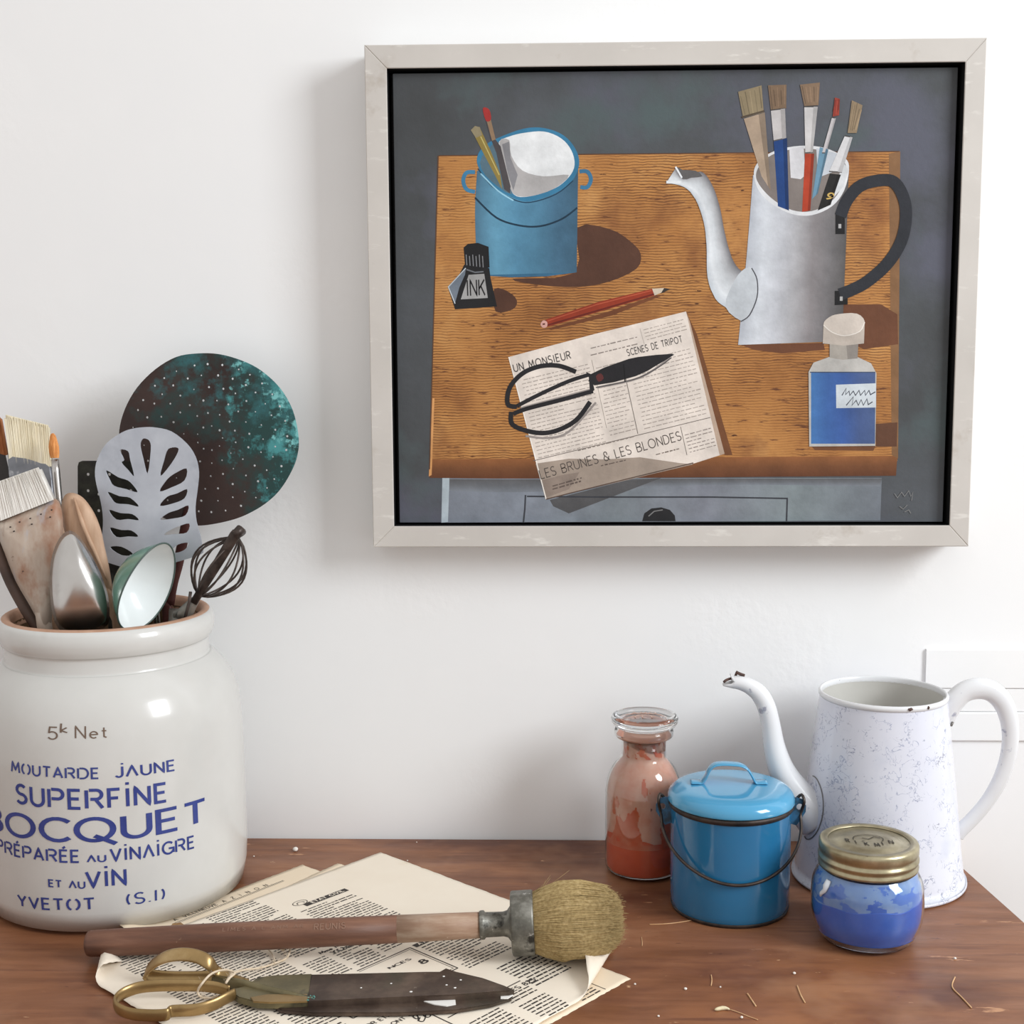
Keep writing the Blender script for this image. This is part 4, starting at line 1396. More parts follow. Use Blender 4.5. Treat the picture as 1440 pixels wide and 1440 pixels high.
GR = 'utensils standing in the stoneware jar'
alu = mat('brushed_aluminium', [(.3, rgb(176, 180, 190)), (.7, rgb(200, 204, 212))], scale=30, rough=.42, metal=.55, bump=.05, bscale=120, spots=[(rgb(158, 162, 172), 18, .58, .75)])
chrome = mat('polished_steel', [(.3, rgb(190, 187, 184)), (.7, rgb(214, 211, 208))], scale=12, rough=.27, metal=1.0, bump=.12, bscale=30, spots=[(rgb(150, 140, 134), 24, .56, .70)])
tan_w = mat('pale_beech_wood', [(.3, rgb(176, 140, 112)), (.7, rgb(206, 174, 148))], scale=18, stretch=(6, 6, 1), rough=.6, bump=.1, spots=[(rgb(150, 112, 86), 14, .6, .75)])

# --- perforated copper skimmer
patina = mat('verdigris_copper', [(.32, rgb(46, 34, 32)), (.5, rgb(62, 46, 42)), (.7, rgb(56, 52, 50))], scale=12, rough=.5, metal=.3, bump=.25, bscale=120)
nt = patina.node_tree
bs = nt.nodes['Principled BSDF']
src = bs.inputs['Base Color'].links[0].from_socket
tcn = [n for n in nt.nodes if n.type == 'TEX_COORD'][0]
sx = nt.nodes.new('ShaderNodeSeparateXYZ'); nt.links.new(tcn.outputs['Object'], sx.inputs[0])


def add_patina(col, scale, lo, hi, gain_x, x0_, gain_z, z0_):
    global src
    n = nt.nodes.new('ShaderNodeTexNoise'); n.inputs['Scale'].default_value = scale; n.inputs['Detail'].default_value = 8; n.inputs['Roughness'].default_value = .68
    nt.links.new(tcn.outputs['Object'], n.inputs[0])
    a = nt.nodes.new('ShaderNodeMath'); a.operation = 'MULTIPLY_ADD'; a.inputs[1].default_value = gain_x; a.inputs[2].default_value = -gain_x * x0_
    nt.links.new(sx.outputs['X'], a.inputs[0])
    c_ = nt.nodes.new('ShaderNodeMath'); c_.operation = 'MULTIPLY_ADD'; c_.inputs[1].default_value = gain_z; c_.inputs[2].default_value = -gain_z * z0_
    nt.links.new(sx.outputs['Z'], c_.inputs[0])
    s1 = nt.nodes.new('ShaderNodeMath'); nt.links.new(n.outputs[0], s1.inputs[0]); nt.links.new(a.outputs[0], s1.inputs[1])
    s2 = nt.nodes.new('ShaderNodeMath'); nt.links.new(s1.outputs[0], s2.inputs[0]); nt.links.new(c_.outputs[0], s2.inputs[1])
    mr = nt.nodes.new('ShaderNodeMapRange'); mr.inputs['From Min'].default_value = lo; mr.inputs['From Max'].default_value = hi
    nt.links.new(s2.outputs[0], mr.inputs[0])
    mx = nt.nodes.new('ShaderNodeMix'); mx.data_type = 'RGBA'
    nt.links.new(mr.outputs[0], mx.inputs[0]); nt.links.new(src, mx.inputs[6]); mx.inputs[7].default_value = col
    src = mx.outputs[2]


YD = AJ.y + .048
lean = .10
mD = mpy(YD, lean, 740)
cD = mD(295, 616)
PD = Vector((mD(240, 880).x, YD - .02, .02))
SK = thing('copper_skimmer', tuple(PD), 'large round perforated copper skimmer with blue-green verdigris, tallest thing in the jar', 'skimmer', GR)
xr0 = cD.x - PD.x
zr0 = cD.z - PD.z
add_patina(rgb(36, 66, 64), 16, .44, .60, 2.6, xr0 + .0, 1.0, zr0)
add_patina(rgb(52, 104, 108), 30, .50, .66, 1.5, xr0 + .02, 2.2, zr0 + .03)
add_patina(rgb(74, 146, 148), 46, .56, .68, 3.2, xr0 + .03, .8, zr0 + .01)
add_patina(rgb(122, 190, 190), 90, .62, .70, 3.0, xr0 + .03, 1.6, zr0 + .02)
nt.links.new(src, bs.inputs['Base Color'])
disc = crom([(170, 628), (168, 605), (176, 575), (193, 545), (219, 519), (248, 502), (277, 497), (308, 498), (340, 507), (367, 521), (394, 546), (412, 578), (420, 617), (417, 645), (406, 670), (391, 692), (372, 709), (350, 722), (330, 730), (305, 736), (281, 739), (255, 737), (230, 728), (205, 711), (184, 684), (174, 655)], 4, True)
holes = []
for k, R_ in enumerate((18, 37, 56, 75, 93, 109)):
    nh = int(5 + R_ * .25)
    for i in range(nh):
        a = 2 * math.pi * (i + .37 * k) / nh + rnd.uniform(-.03, .03)
        x_, y_ = 295 + R_ * math.cos(a), 616 + R_ * .955 * math.sin(a)
        q = rnd.uniform(1.0, 1.75)
        holes.append([(x_ + q * math.cos(t * math.pi / 4), y_ + q * math.sin(t * math.pi / 4)) for t in range(8)])
o = obj('perforated_disc', plate(disc, holes, mD, (0, 1, 0), .0012), patina, SK, smooth=False)
redbr = mat('dark_red_iron', [(.3, rgb(58, 30, 28)), (.7, rgb(86, 46, 40))], scale=60, rough=.5, metal=.3, bump=.2)
hp = [mD(268, 700, -.001), mD(262, 735, .001), mD(251, 790), mD(243, 820), mD(238, 850), mD(236, 880), Vector(PD) + Vector((.005, 0, .0))]
obj('handle', tube(bmesh.new(), crom(hp, 4), .0044, 10, flat=.35, up=(1, 0, 0)), redbr, SK)

# --- dark perforated grater
YG = AJ.y + .036
mG = mpy(YG, .06, 740)
GRT = thing('steel_grater', (mG(132, 880).x, YG, .03), 'narrow dark perforated metal grater, mostly hidden behind the slotted spatula', 'grater', GR)
hl = []
for yy in range(667, 792, 23):
    for xx in (124, 139, 154, 169, 184):
        hl.append([(xx + 2.2 * math.cos(t * math.pi / 4), yy + (5 if xx == 139 else 0) + 2.2 * math.sin(t * math.pi / 4)) for t in range(8)])
dkm = mat('dark_oxidised_metal', [(.35, rgb(36, 34, 32)), (.65, rgb(58, 58, 50))], scale=90, rough=.5, metal=.3, bump=.3, bscale=160)
rr4 = [(109.5, 656), (111, 650), (116, 648), (194, 648), (200, 650), (202, 656), (202, 800), (196, 812), (116, 812), (110, 800)]
obj('perforated_blade', plate(rr4, hl, mG, (0, 1, 0), .0012), dkm, GRT, smooth=False)
obj('handle', tube(bmesh.new(), [mG(157, 805), mG(157, 860), Vector((mG(157, 880).x + .004, YG - .01, .03))], .0035, 10), dkm, GRT)

# --- slotted spatula
YS = AJ.y + .013
mS = mpy(YS, .05, 800)
c2p = lambda L: [(x / 3.273, 480 + y / 3.273) for x, y in L]
out_s = c2p([(665, 395), (610, 402), (560, 420), (490, 470), (450, 540), (438, 600), (445, 660), (465, 740), (475, 820), (470, 900), (460, 970), (458, 1000), (520, 1025), (600, 1045), (700, 1046), (790, 1022), (900, 990), (930, 976), (935, 966), (925, 900), (905, 830), (900, 760), (910, 680), (916, 600), (900, 530), (860, 470), (790, 415), (720, 397)])
sl = [[(670, 447), (690, 460), (695, 500), (680, 610), (660, 540), (647, 480), (655, 452)], [(553, 500), (590, 505), (600, 545), (618, 620), (590, 592), (560, 558), (572, 545)], [(775, 495), (820, 490), (815, 520), (780, 575), (738, 620), (755, 550)],
      [(490, 593), (545, 625), (590, 640), (620, 670), (632, 695), (580, 680), (525, 665), (505, 635)], [(498, 692), (550, 712), (600, 720), (640, 760), (590, 750), (535, 745), (512, 720)], [(502, 775), (555, 790), (610, 795), (640, 823), (590, 818), (535, 820)],
      [(507, 857), (560, 868), (605, 870), (637, 898), (590, 898), (535, 900)], [(507, 948), (560, 945), (615, 980), (560, 985)],
      [(860, 585), (810, 605), (770, 635), (735, 690), (790, 672), (850, 640)], [(862, 680), (815, 700), (770, 715), (736, 757), (800, 745), (850, 722)], [(868, 755), (820, 775), (775, 790), (738, 820), (800, 815), (855, 800)],
      [(872, 838), (820, 852), (785, 868), (755, 890), (800, 887), (860, 880)], [(868, 927), (820, 935), (785, 970), (820, 972), (855, 955)]]
SP = thing('slotted_spatula', (mS(216, 880).x, YS, .03), 'pale aluminium slotted spatula with leaf-shaped cut-outs, in front of the copper skimmer', 'spatula', GR)
obj('blade', plate(crom(out_s, 3, True), [crom(c2p(h), 3, True) for h in sl], mS, (0, 1, 0), .0012), alu, SP, smooth=False)
hpts = [mS(207, 770, .0015), mS(212, 800, .0015), mS(218, 850), mS(221, 882), Vector((mS(216, 880).x + .004, YS, .03))]
obj('handle', tube(bmesh.new(), hpts, .0034, 12, flat=.4, up=(1, 0, 0)), chrome, SP)
for dx in (-2.4, 2.4):
    obj('handle_rib', tube(bmesh.new(), [mS(214 + dx, 812, .0018), mS(218 + dx, 850, .0018), mS(221 + dx, 884, .0018)], .0006, 6), chrome, SP)

# --- wooden spoon
YW = AJ.y - .012
mW = mpy(YW, .05, 800)
WS = thing('wooden_spoon', (mW(165, 870).x, YW, .03), 'pale beech wooden spoon, between the wide brush and the spatula', 'spoon', GR)
bm = bmesh.new()
dome(bm, crom([(98, 693), (90, 698), (86, 712), (87, 730), (92, 752), (102, 778), (118, 805), (138, 832), (150, 842), (158, 832), (156, 812), (152, 790), (147, 768), (142, 745), (133, 722), (120, 703), (109, 695)], 3, True), mW, .007, .005)
obj('bowl', bm, tan_w, WS)
obj('handle', tube(bmesh.new(), [mW(138, 812), mW(152, 840), mW(166, 872), Vector((mW(178, 870).x, YW - .005, .03))], [.006, .005, .0047, .0047], 12), tan_w, WS)
bm = tube(bmesh.new(), crom([mW(104, 700, .005), mW(118, 742, .0078), mW(134, 778, .0075), mW(150, 815, .006)], 5), [.0005, .0009, .0013, .0016, .0018, .0018, .0018, .0018, .0018, .0018, .0016, .0014, .0012, .001, .0008, .0005], 8)
obj('ridge', bm, tan_w, WS)

# --- wide flat brush
YB = AJ.y - .022
mB = mpy(YB, .04, 800)
WB = thing('wide_paintbrush', (mB(60, 870).x, YB, .03), 'wide flat paintbrush with paint-worn wooden body and short white bristles, at left edge', 'brush', GR)
worn = mat('paint_worn_wood', [(.3, rgb(172, 148, 130)), (.6, rgb(198, 184, 170)), (.8, rgb(206, 204, 198))], scale=16, stretch=(3, 3, 1), rough=.55, bump=.15,
           spots=[(rgb(158, 112, 86), 26, .48, .62, (1, 1, .6)), (rgb(126, 88, 68), 34, .58, .68, (1, 1, .4)), (rgb(178, 184, 198), 30, .60, .70, (1, 1, .4)), (rgb(92, 70, 60), 90, .68, .72)])
bm = bmesh.new()
dome(bm, crom([(-9, 735), (0, 730), (20, 722), (40, 714), (60, 707), (76, 701), (85, 710), (89, 740), (84, 775), (77, 812), (74, 848), (72, 880), (64, 905), (56, 880), (42, 852), (22, 817), (7, 779), (-2, 756)], 3, True), mB, .008, .008, 6, .4)
obj('wooden_body', bm, worn, WB)
side = mat('dark_edge_wood', [(.3, rgb(64, 50, 44)), (.7, rgb(96, 76, 66))], scale=30, rough=.55)
bm = bmesh.new()
tube(bm, crom([mB(-6, 752, -.006), mB(1, 782, -.006), mB(16, 820, -.006), mB(38, 860, -.006), mB(54, 884, -.006)], 4), .0046, 10)
obj('back_edge', bm, side, WB)
obj('handle', tube(bmesh.new(), [mB(60, 860), mB(64, 890), Vector((mB(80, 870).x, YB + .005, .03))], .0058, 12), worn, WB)
nail = mat('nail_head', rgb(70, 62, 58), rough=.5, metal=.5)
for px, py in ((15, 741), (28, 734), (43, 729), (58, 723), (73, 717), (20, 747), (45, 737), (71, 727)):
    bm = bmesh.new()
    c0 = mB(px, py, .0072)
    tube(bm, [c0, c0 + Vector((0, -.0012, 0))], .0006, 8)
    obj('nail', bm, nail, WB)
white_b = mat('white_bristle', [(.3, rgb(222, 218, 210)), (.7, rgb(238, 235, 230))], scale=120, stretch=(3, 3, .4), rough=.8)
cream_b = mat('cream_bristle', [(.3, rgb(228, 216, 186)), (.7, rgb(246, 238, 216))], scale=120, stretch=(3, 3, .4), rough=.8)


def flat_bristles(mp, base, tip, depth, n, thick, jit=.02, seg=4):
    """strands between two pixel lines (base a->b, tip a->b)"""
    bm = bmesh.new()
    for _ in range(n):
        u = rnd.random()
        d = rnd.uniform(-1, 1)
        e = rnd.uniform(-jit, jit)
        L = 1 - rnd.random() ** 3 * .10
        bx, by = base[0][0] + (base[1][0] - base[0][0]) * u, base[0][1] + (base[1][1] - base[0][1]) * u
        u2 = min(max(u + e, 0), 1)
        tx, ty = tip[0][0] + (tip[1][0] - tip[0][0]) * u2, tip[0][1] + (tip[1][1] - tip[0][1]) * u2
        pts = [mp(bx + (tx - bx) * t * L, by + (ty - by) * t * L, d * depth * (1 + .15 * t)) for t in (0, .5, 1)]
        tube(bm, pts, [thick, thick, thick * .5], 4, caps=True)
    return bm


def core(mp, base, tip, depth):
    q = [base[0], base[1], (base[1][0] + (tip[1][0] - base[1][0]) * .93, base[1][1] + (tip[1][1] - base[1][1]) * .93), (base[0][0] + (tip[0][0] - base[0][0]) * .93, base[0][1] + (tip[0][1] - base[0][1]) * .93)]
    return plate([tuple(p) for p in q], [], lambda a, b: mp(a, b, 0), (0, 1, 0), depth * 1.95)


def bristles(mp, base, tip, depth, n, thick, m, par, jit=.02):
    bm = flat_bristles(mp, base, tip, depth, n, thick, jit)
    c = core(mp, base, tip, depth)
    me = bpy.data.meshes.new('c'); c.to_mesh(me); c.free()
    bm.from_mesh(me); bpy.data.meshes.remove(me)
    tag(obj('bristles', bm, m, par, smooth=False), kind='stuff')


bristles(mB, ((-8, 736), (75, 703)), ((-16, 682), (54, 657)), .0055, 1500, .00035, white_b, WB)

# --- cream brush behind
YC2 = AJ.y + .026
mC = mpy(YC2, .08, 760)
CB = thing('cream_paintbrush', (mC(52, 880).x, YC2, .03), 'flat paintbrush with long cream bristles and dented silver ferrule, at back left', 'brush', GR)
tin = mat('dented_tin', [(.3, rgb(110, 112, 118)), (.7, rgb(152, 154, 160))], scale=30, rough=.35, metal=.7, bump=.3, bscale=60, spots=[(rgb(206, 206, 208), 40, .62, .70)])
bm = plate(crom([(14, 646), (30, 643), (46, 646), (60, 651), (72, 656), (76, 690), (80, 722), (26, 722), (20, 690)], 2, True), [], mC, (0, 1, 0), .009)
obj('ferrule', bm, tin, CB, smooth=False)
bristles(mC, ((16, 650), (72, 656)), ((8, 583), (68, 598)), .0042, 1300, .00035, cream_b, CB)
obj('handle', tube(bmesh.new(), [mC(54, 715), mC(60, 800), aty(74, 880, AJ.y + .013), Vector((mC(104, 880).x, AJ.y + .004, .03))], [.009, .007, .006, .005], 12, flat=.6, up=(1, 0, 0)), tan_w, CB)

# --- thin round brush with orange hair
YO = AJ.y + .010
mO = mpy(YO, .06, 760)
OB = thing('small_paintbrush', (mO(100, 880).x, YO, .03), 'thin paintbrush with orange bristles and bright silver ferrule', 'brush', GR)
orange_b = mat('orange_bristle', [(.3, rgb(212, 134, 66)), (.7, rgb(236, 172, 106))], scale=160, stretch=(4, 4, .5), rough=.7)
bm = bmesh.new()
for _ in range(260):
    a, q = rnd.uniform(0, 6.283), math.sqrt(rnd.random())
    dx, dy = q * math.cos(a), q * math.sin(a)
    L = 1 - .35 * q ** 3 - rnd.random() * .06
    pts = []
    for t in (0, .35, .7, 1):
        w = 5.6 + 3.2 * math.sin(min(t * 1.6, 1.3)) - 3.0 * t * t
        pts.append(mO(77 - 3 * t * L + dx * w, 644 - 35 * t * L, dy * w * .00052))
    tube(bm, pts, [.0004, .0004, .0004, .0002], 4)
tag(obj('bristles', bm, orange_b, OB, smooth=False), kind='stuff')
obj('ferrule', tube(bmesh.new(), [mO(77, 646), mO(79, 665), mO(82.5, 703), mO(84, 720)], [.0031, .0031, .0030, .0030], 16), chrome, OB)
obj('handle', tube(bmesh.new(), [mO(84, 718), mO(92, 800), mO(99, 880), Vector((mO(126, 880).x, YO - .008, .03))], .0029, 12), tan_w, OB)

# --- dark brush leaning out at the left edge
YK = AJ.y + .040
mK = mpy(YK, .08, 760)
KB = thing('dark_paintbrush', (mK(56, 880).x, YK, .03), 'brown-haired paintbrush with dark ferrule, cut off by left edge of photo', 'brush', GR)
brown_b = mat('brown_bristle', [(.3, rgb(146, 84, 46)), (.7, rgb(184, 120, 76))], scale=140, stretch=(4, 4, .5), rough=.8)
bristles(mK, ((-22, 634), (10, 642)), ((-34, 560), (0, 586)), .004, 700, .00035, brown_b, KB, .05)
obj('ferrule', plate([(-24, 630), (11, 640), (22, 690), (-4, 690)], [], mK, (0, 1, 0), .009), mat('black_japanned_metal', [(.3, rgb(34, 30, 30)), (.7, rgb(52, 46, 44))], scale=40, rough=.4), KB, smooth=False)
for a, b in (((-22, 634), (-2, 690)), ((9.5, 640), (20.5, 690))):
    obj('pale_edge', tube(bmesh.new(), [mK(*a, .0045), mK(*b, .0045)], .0009, 8), white_s, KB)
obj('handle', tube(bmesh.new(), [mK(10, 685), aty(46, 780, AJ.y + .038), aty(80, 872, AJ.y + .029), Vector((aty(84, 880, AJ.y).x, AJ.y + .030, .03))], [.0075, .0065, .005, .005], 12, flat=.6, up=(1, 0, 0)), side, KB)

# --- steel spoon seen from its back
YT = AJ.y - .044
mT = mpy(YT, .05, 800)
TS = thing('steel_spoon', (mT(118, 880).x, YT, .05), 'pointed polished steel serving spoon with its rounded back outwards, front of the jar', 'spoon', GR)
bm = bmesh.new()
c7 = lambda L: [(x / 4.5, 570 + y / 4.5) for x, y in L]
dome(bm, crom(c7([(435, 793), (400, 812), (370, 850), (345, 905), (328, 960), (318, 1030), (314, 1100), (316, 1180), (322, 1250), (345, 1370), (400, 1440), (500, 1470), (600, 1450), (680, 1390), (694, 1320), (690, 1250), (680, 1190), (660, 1125), (635, 1060), (608, 1005), (580, 950), (552, 902), (522, 855), (490, 818), (462, 798)]), 2, True), mT, .019, -.017, 10, .75)
obj('bowl', bm, chrome, TS)
obj('handle', tube(bmesh.new(), [mT(113, 890), Vector((mT(118, 880).x, YT + .01, .05))], .0035, 10), chrome, TS)

# --- green and white enamel spoon
YN = AJ.y - .040
cS = aty(209, 826, YN)
upv = aty(226, 765, YN) - aty(181, 888, YN)
La_ = upv.length / 2
ax_u = upv.normalized()
b0 = Vector((ax_u.z, 0, -ax_u.x))
nrm = (b0 * .915 + Vector((0, -.40, 0))).normalized()
wv_ = ax_u.cross(nrm).normalized()
NS = thing('enamel_spoon', (aty(176, 880, YN).x, YN, .04), 'enamel spoon, white inside and sage green outside, leaning against the spatula', 'spoon', GR)
Wd, Dp = .0285, .027


def spoon_shell(shrink, sign):
    bm = bmesh.new()
    nr, na = 10, 48
    prev = None
    for k in range(nr + 1):
        t = 1 - k / nr
        d = Dp * (1 - t ** 2.2)
        if k == nr:
            c = bm.verts.new(cS - nrm * (d + shrink))
            for i in range(na): bm.faces.new((prev[i], prev[(i + 1) % na], c))
        else:
            ring = []
            for i in range(na):
                a = 2 * math.pi * i / na
                wz = 1 - .12 * math.sin(a)
                p_ = cS + ax_u * (La_ * t * math.sin(a)) + wv_ * (Wd * t * math.cos(a) * wz) - nrm * (d + shrink)
                ring.append(bm.verts.new(p_))
            if prev:
                for i in range(na): bm.faces.new((prev[i], prev[(i + 1) % na], ring[(i + 1) % na], ring[i]))
            prev = ring
    return bm


sage = mat('sage_green_enamel', [(.3, rgb(96, 138, 122)), (.7, rgb(110, 152, 136))], scale=12, rough=.2, coat=.3)
inner_w = mat('white_spoon_enamel', rgb(232, 238, 238), rough=.18, coat=.3)
obj('outer_bowl', spoon_shell(.0012, 1), sage, NS)
obj('inner_bowl', spoon_shell(0, 1), inner_w, NS)
rimp = [cS + ax_u * (La_ * math.sin(a)) + wv_ * (Wd * math.cos(a) * (1 - .12 * math.sin(a))) - nrm * .0006 for a in [2 * math.pi * i / 60 for i in range(60)]]
obj('rim', tube(bmesh.new(), rimp, .0007, 6, closed=True), mat('dark_green_rim', rgb(74, 92, 86), rough=.3), NS)
obj('handle', tube(bmesh.new(), [cS - ax_u * (La_ * .96) - nrm * .001, Vector((cS.x - .014, YN + .006, .12)), Vector((cS.x - .010, YN + .012, .04))], .004, 10, flat=.5), sage, NS)

# --- balloon whisk
YH = AJ.y - .010
mH = mpy(YH, .02, 800)
WK = thing('wire_whisk', (mH(262, 880).x, YH, .03), 'old dark wire whisk with flat central bar, leaning right out of the jar', 'whisk', GR)
iron = mat('aged_dark_wire', [(.3, rgb(50, 43, 40)), (.7, rgb(88, 76, 70))], scale=120, rough=.42, metal=.5, bump=.15)
b_, t_ = mH(280, 838), mH(336, 757)
axv = t_ - b_
ln = axv.length
au = axv.normalized()
su = Vector((au.z, 0, -au.x)).normalized()
fu = au.cross(su).normalized()
if fu.y > 0: fu = -fu
for k, ph in enumerate((-6, 22, 48, 72, 100, 128, 152)):
    a = math.radians(ph)
    dr = su * math.cos(a) + fu * math.sin(a)
    pth = []
    for i in range(-14, 15):
        s = i / 14
        w = .0215 * math.copysign(abs(math.sin(math.pi * min(abs(s), 1))) ** .75, s)
        u = 1 - abs(s)
        pth.append(b_ + au * (ln * (u * 1.0)) + dr * w)
    obj('wire_loop', tube(bmesh.new(), pth, .00082, 7), iron, WK)
bar0, bar1 = mH(272, 848, .006), mH(333, 748, .016)
d_ = (bar1 - bar0)
pb_ = [bar0 + d_ * t for t in (0, .25, .5, .75, .95, 1.0)]
obj('central_bar', tube(bmesh.new(), pb_, [.0030, .0034, .0038, .0040, .0042, .0036], 14, flat=.35, up=tuple(su)), iron, WK)
obj('bar_cap', tube(bmesh.new(), [bar1 - d_.normalized() * .004, bar1 + d_.normalized() * .0015 + Vector((.001, .003, 0)), bar1 + Vector((.002, .008, -.001)), t_ + Vector((0, -.002, .002))], [.0038, .004, .0034, .002], 12), iron, WK)
fer = mat('grey_whisk_socket', [(.3, rgb(104, 100, 94)), (.7, rgb(140, 136, 128))], scale=60, rough=.4, metal=.5, bump=.2)
pts = [mH(276, 842, .004), mH(268, 852, .004), mH(257, 868, .002), mH(249, 884, .0), Vector((mH(230, 880).x, YH, .03))]
obj('socket', tube(bmesh.new(), crom(pts, 4), [.003, .0034, .0038, .0042, .0047, .0053, .006, .0068, .0074, .0076, .0076, .0076, .0074, .006, .005, .004, .0035], 16, flat=.6, up=(1, 0, 0)), fer, WK)
obj('catch', tube(bmesh.new(), [mH(268, 832, .009), mH(266, 846, .010), mH(262, 862, .010), mH(257, 880, .008)], .0013, 8), iron, WK)
# ================================================================== newspapers
Lc, Bc = tab(135, 1350), tab(535, 1202)
E1 = (Bc - Lc).normalized()
E2 = Vector((E1.y, -E1.x, 0))
paper = mat('aged_newsprint', [(.3, rgb(234, 221, 203)), (.7, rgb(242, 232, 216))], scale=7, rough=.85, spec=.2, bump=.06, bscale=60, spots=[(rgb(214, 190, 152), 7, .60, .76)])
paper2 = mat('yellowed_newsprint', [(.3, rgb(230, 211, 184)), (.7, rgb(240, 225, 202))], scale=7, rough=.85, spec=.2, bump=.06, bscale=60)


def curl(Q, n, R, amax, zbase):
    """rolls the paper beyond the line through Q (normal n) up around a cylinder of radius R"""
    Q, n = Vector(Q), Vector(n).normalized()

    def f(p):
        s = (Vector((p.x, p.y, 0)) - Vector((Q.x, Q.y, 0))).dot(n)
        if s <= 0: return p
        th = min(s / R, amax)
        ex = s - th * R
        d = R * math.sin(th) + ex * math.cos(amax)
        z = R * (1 - math.cos(th)) + ex * math.sin(amax)
        return Vector((p.x - n.x * s + n.x * d, p.y - n.y * s + n.y * d, p.z + z))
    return f


def sheet(name, O, u, v, lu, lv, z, label, m, fns=(), nu=56, nv=60, wave=.0004, group=None, th=.00016, skew=0):
    base = O + u * (lu / 2) + v * (lv / 2)
    t = thing(name, (base.x, base.y, z), label, 'newspaper', group)

    def place(a, b, dz=0.0):
        p = O + u * a + v * (b + skew * a)
        p = Vector((p.x, p.y, z + dz + wave * (1 + math.sin(a * 40 + 1) * math.sin(b * 33))))
        for f in fns: p = f(p)
        return p
    bm = bmesh.new()
    g_ = [[bm.verts.new(place(lu * i / nu + (rnd.uniform(-.0004, .0004) if i in (0, nu) else 0), lv * j / nv + (rnd.uniform(-.0004, .0004) if j in (0, nv) else 0))) for j in range(nv + 1)] for i in range(nu + 1)]
    for i in range(nu):
        for j in range(nv): bm.faces.new((g_[i][j], g_[i][j + 1], g_[i + 1][j + 1], g_[i + 1][j]))
    bmesh.ops.recalc_face_normals(bm, faces=bm.faces)
    if sum(f.normal.z for f in bm.faces) < 0:
        for f in bm.faces: f.normal_flip()
    o = obj('page', bm, m, t)
    s_ = o.modifiers.new('thickness', 'SOLIDIFY'); s_.thickness = th; s_.offset = -1
    return t, place


def words(bm, place, a0, a1, b0, b1, pitch=.0037, h=.00135, bold=1.0):
    b = b0
    while b < b1:
        a = a0 + (rnd.uniform(.002, .006) if rnd.random() < .16 else 0)
        end = a1 - (rnd.uniform(.005, .03) if rnd.random() < .13 else 0)
        while a < end - .001:
            k = min(rnd.uniform(.0016, .0078), end - a)
            # each word is a few letter-like blocks with ascenders
            hh = h * bold * rnd.uniform(.78, 1.12)
            q = [place(a, b, .00012), place(a + k, b, .00012), place(a + k, b - hh, .00012), place(a, b - hh, .00012)]
            f = bm.faces.new([bm.verts.new(c) for c in q])
            a += k + rnd.uniform(.0006, .0013)
        b += pitch
    return bm


def head(bm, place, s, a0, a1, b, h, w=.16, track=.22, slant=0):
    text(bm, s, lambda u, v: place(a0 + (a1 - a0) * u, b - v * h, .00014), w, track, slant=slant)


def bar(bm, place, a0, b0, a1, b1, w, dz=.00013):
    n = 6
    d = Vector((a1 - a0, b1 - b0)).normalized()
    nx, ny = -d.y * w / 2, d.x * w / 2
    for k in range(n):
        t0, t1 = k / n, (k + 1) / n
        q = []
        for t, s in ((t0, 1), (t1, 1), (t1, -1), (t0, -1)): q.append(bm.verts.new(place(a0 + (a1 - a0) * t + nx * s, b0 + (b1 - b0) * t + ny * s, dz)))
        bm.faces.new(q)


def fix_up(bm):
    bm.normal_update()
    for f in bm.faces:
        if f.normal.z < 0: f.normal_flip()
    return bm


GN = 'newspaper pages under the brush and shears'
# lowest page, its right corner sticks out
K = tab(887, 1377)
O3 = K - E1 * .15 - E2 * .26
pg3, pl3 = sheet('newspaper_page', O3, E1, E2, .15, .26, .0003, 'bottom newspaper page, only its right corner showing below the curled corner', paper2, wave=.0001)
bm = bmesh.new()
words(bm, pl3, .103, .122, .222, .256, .0034, .0012)
bar(bm, pl3, .126, .21, .126, .257, .0007)
tag(obj('printed_text', fix_up(bm), ink, pg3, smooth=False), kind='stuff')
# page whose left corner meets the jar, header along its top edge
A_ = tab(168, 1298, .0075); A_.z = 0; A_ = A_ + Vector((A_.x - AJ.x, A_.y - AJ.y, 0)).normalized() * .004; R_ = tab(425, 1217.5)
u4 = (R_ - A_).normalized(); v4 = Vector((u4.y, -u4.x, 0))
pg4, pl4 = sheet('newspaper_page', A_, u4, v4, (R_ - A_).length, .25, .0009, 'yellowed newspaper page with spaced headline, its corner touching the stoneware jar', paper2, wave=.0001, fns=(lambda p: Vector((p.x, p.y, p.z + .0065 * math.exp(-(((p.x - A_.x) ** 2 + (p.y - A_.y) ** 2) / .020 ** 2)))),))
bm = bmesh.new()
head(bm, pl4, 'A  ViLLENEUVE  A  Z  i  N  O  N .', .040, .134, .0135, .0040, .15, .3)
bar(bm, pl4, .035, .0165, .145, .0145, .0006)
bar(bm, pl4, .035, .0182, .145, .0160, .0004)
tag(obj('printed_text', fix_up(bm), ink, pg4, smooth=False), kind='stuff')
stain = mat('brown_stain', [(.3, rgb(120, 84, 50)), (.7, rgb(176, 140, 100))], scale=200, rough=.9)
bm = bmesh.new()
q_ = [pl4(a, b, .0002) for a, b in ((.028, .022), (.036, .016), (.041, .019), (.040, .026), (.045, .03), (.034, .030))]
bm.faces.new([bm.verts.new(c) for c in q_])
obj('brown_stain', fix_up(bm), stain, pg4, smooth=False)
# second page
R2_ = tab(475, 1216.5)
u2 = (E1 - E2 * .13).normalized(); v2 = Vector((u2.y, -u2.x, 0))
O2 = R2_ - u2 * .12
pg2, pl2 = sheet('newspaper_page', O2, u2, v2, .12, .24, .0015, 'newspaper page between two others, its top corner showing as the middle of three points', paper2, wave=.0001)
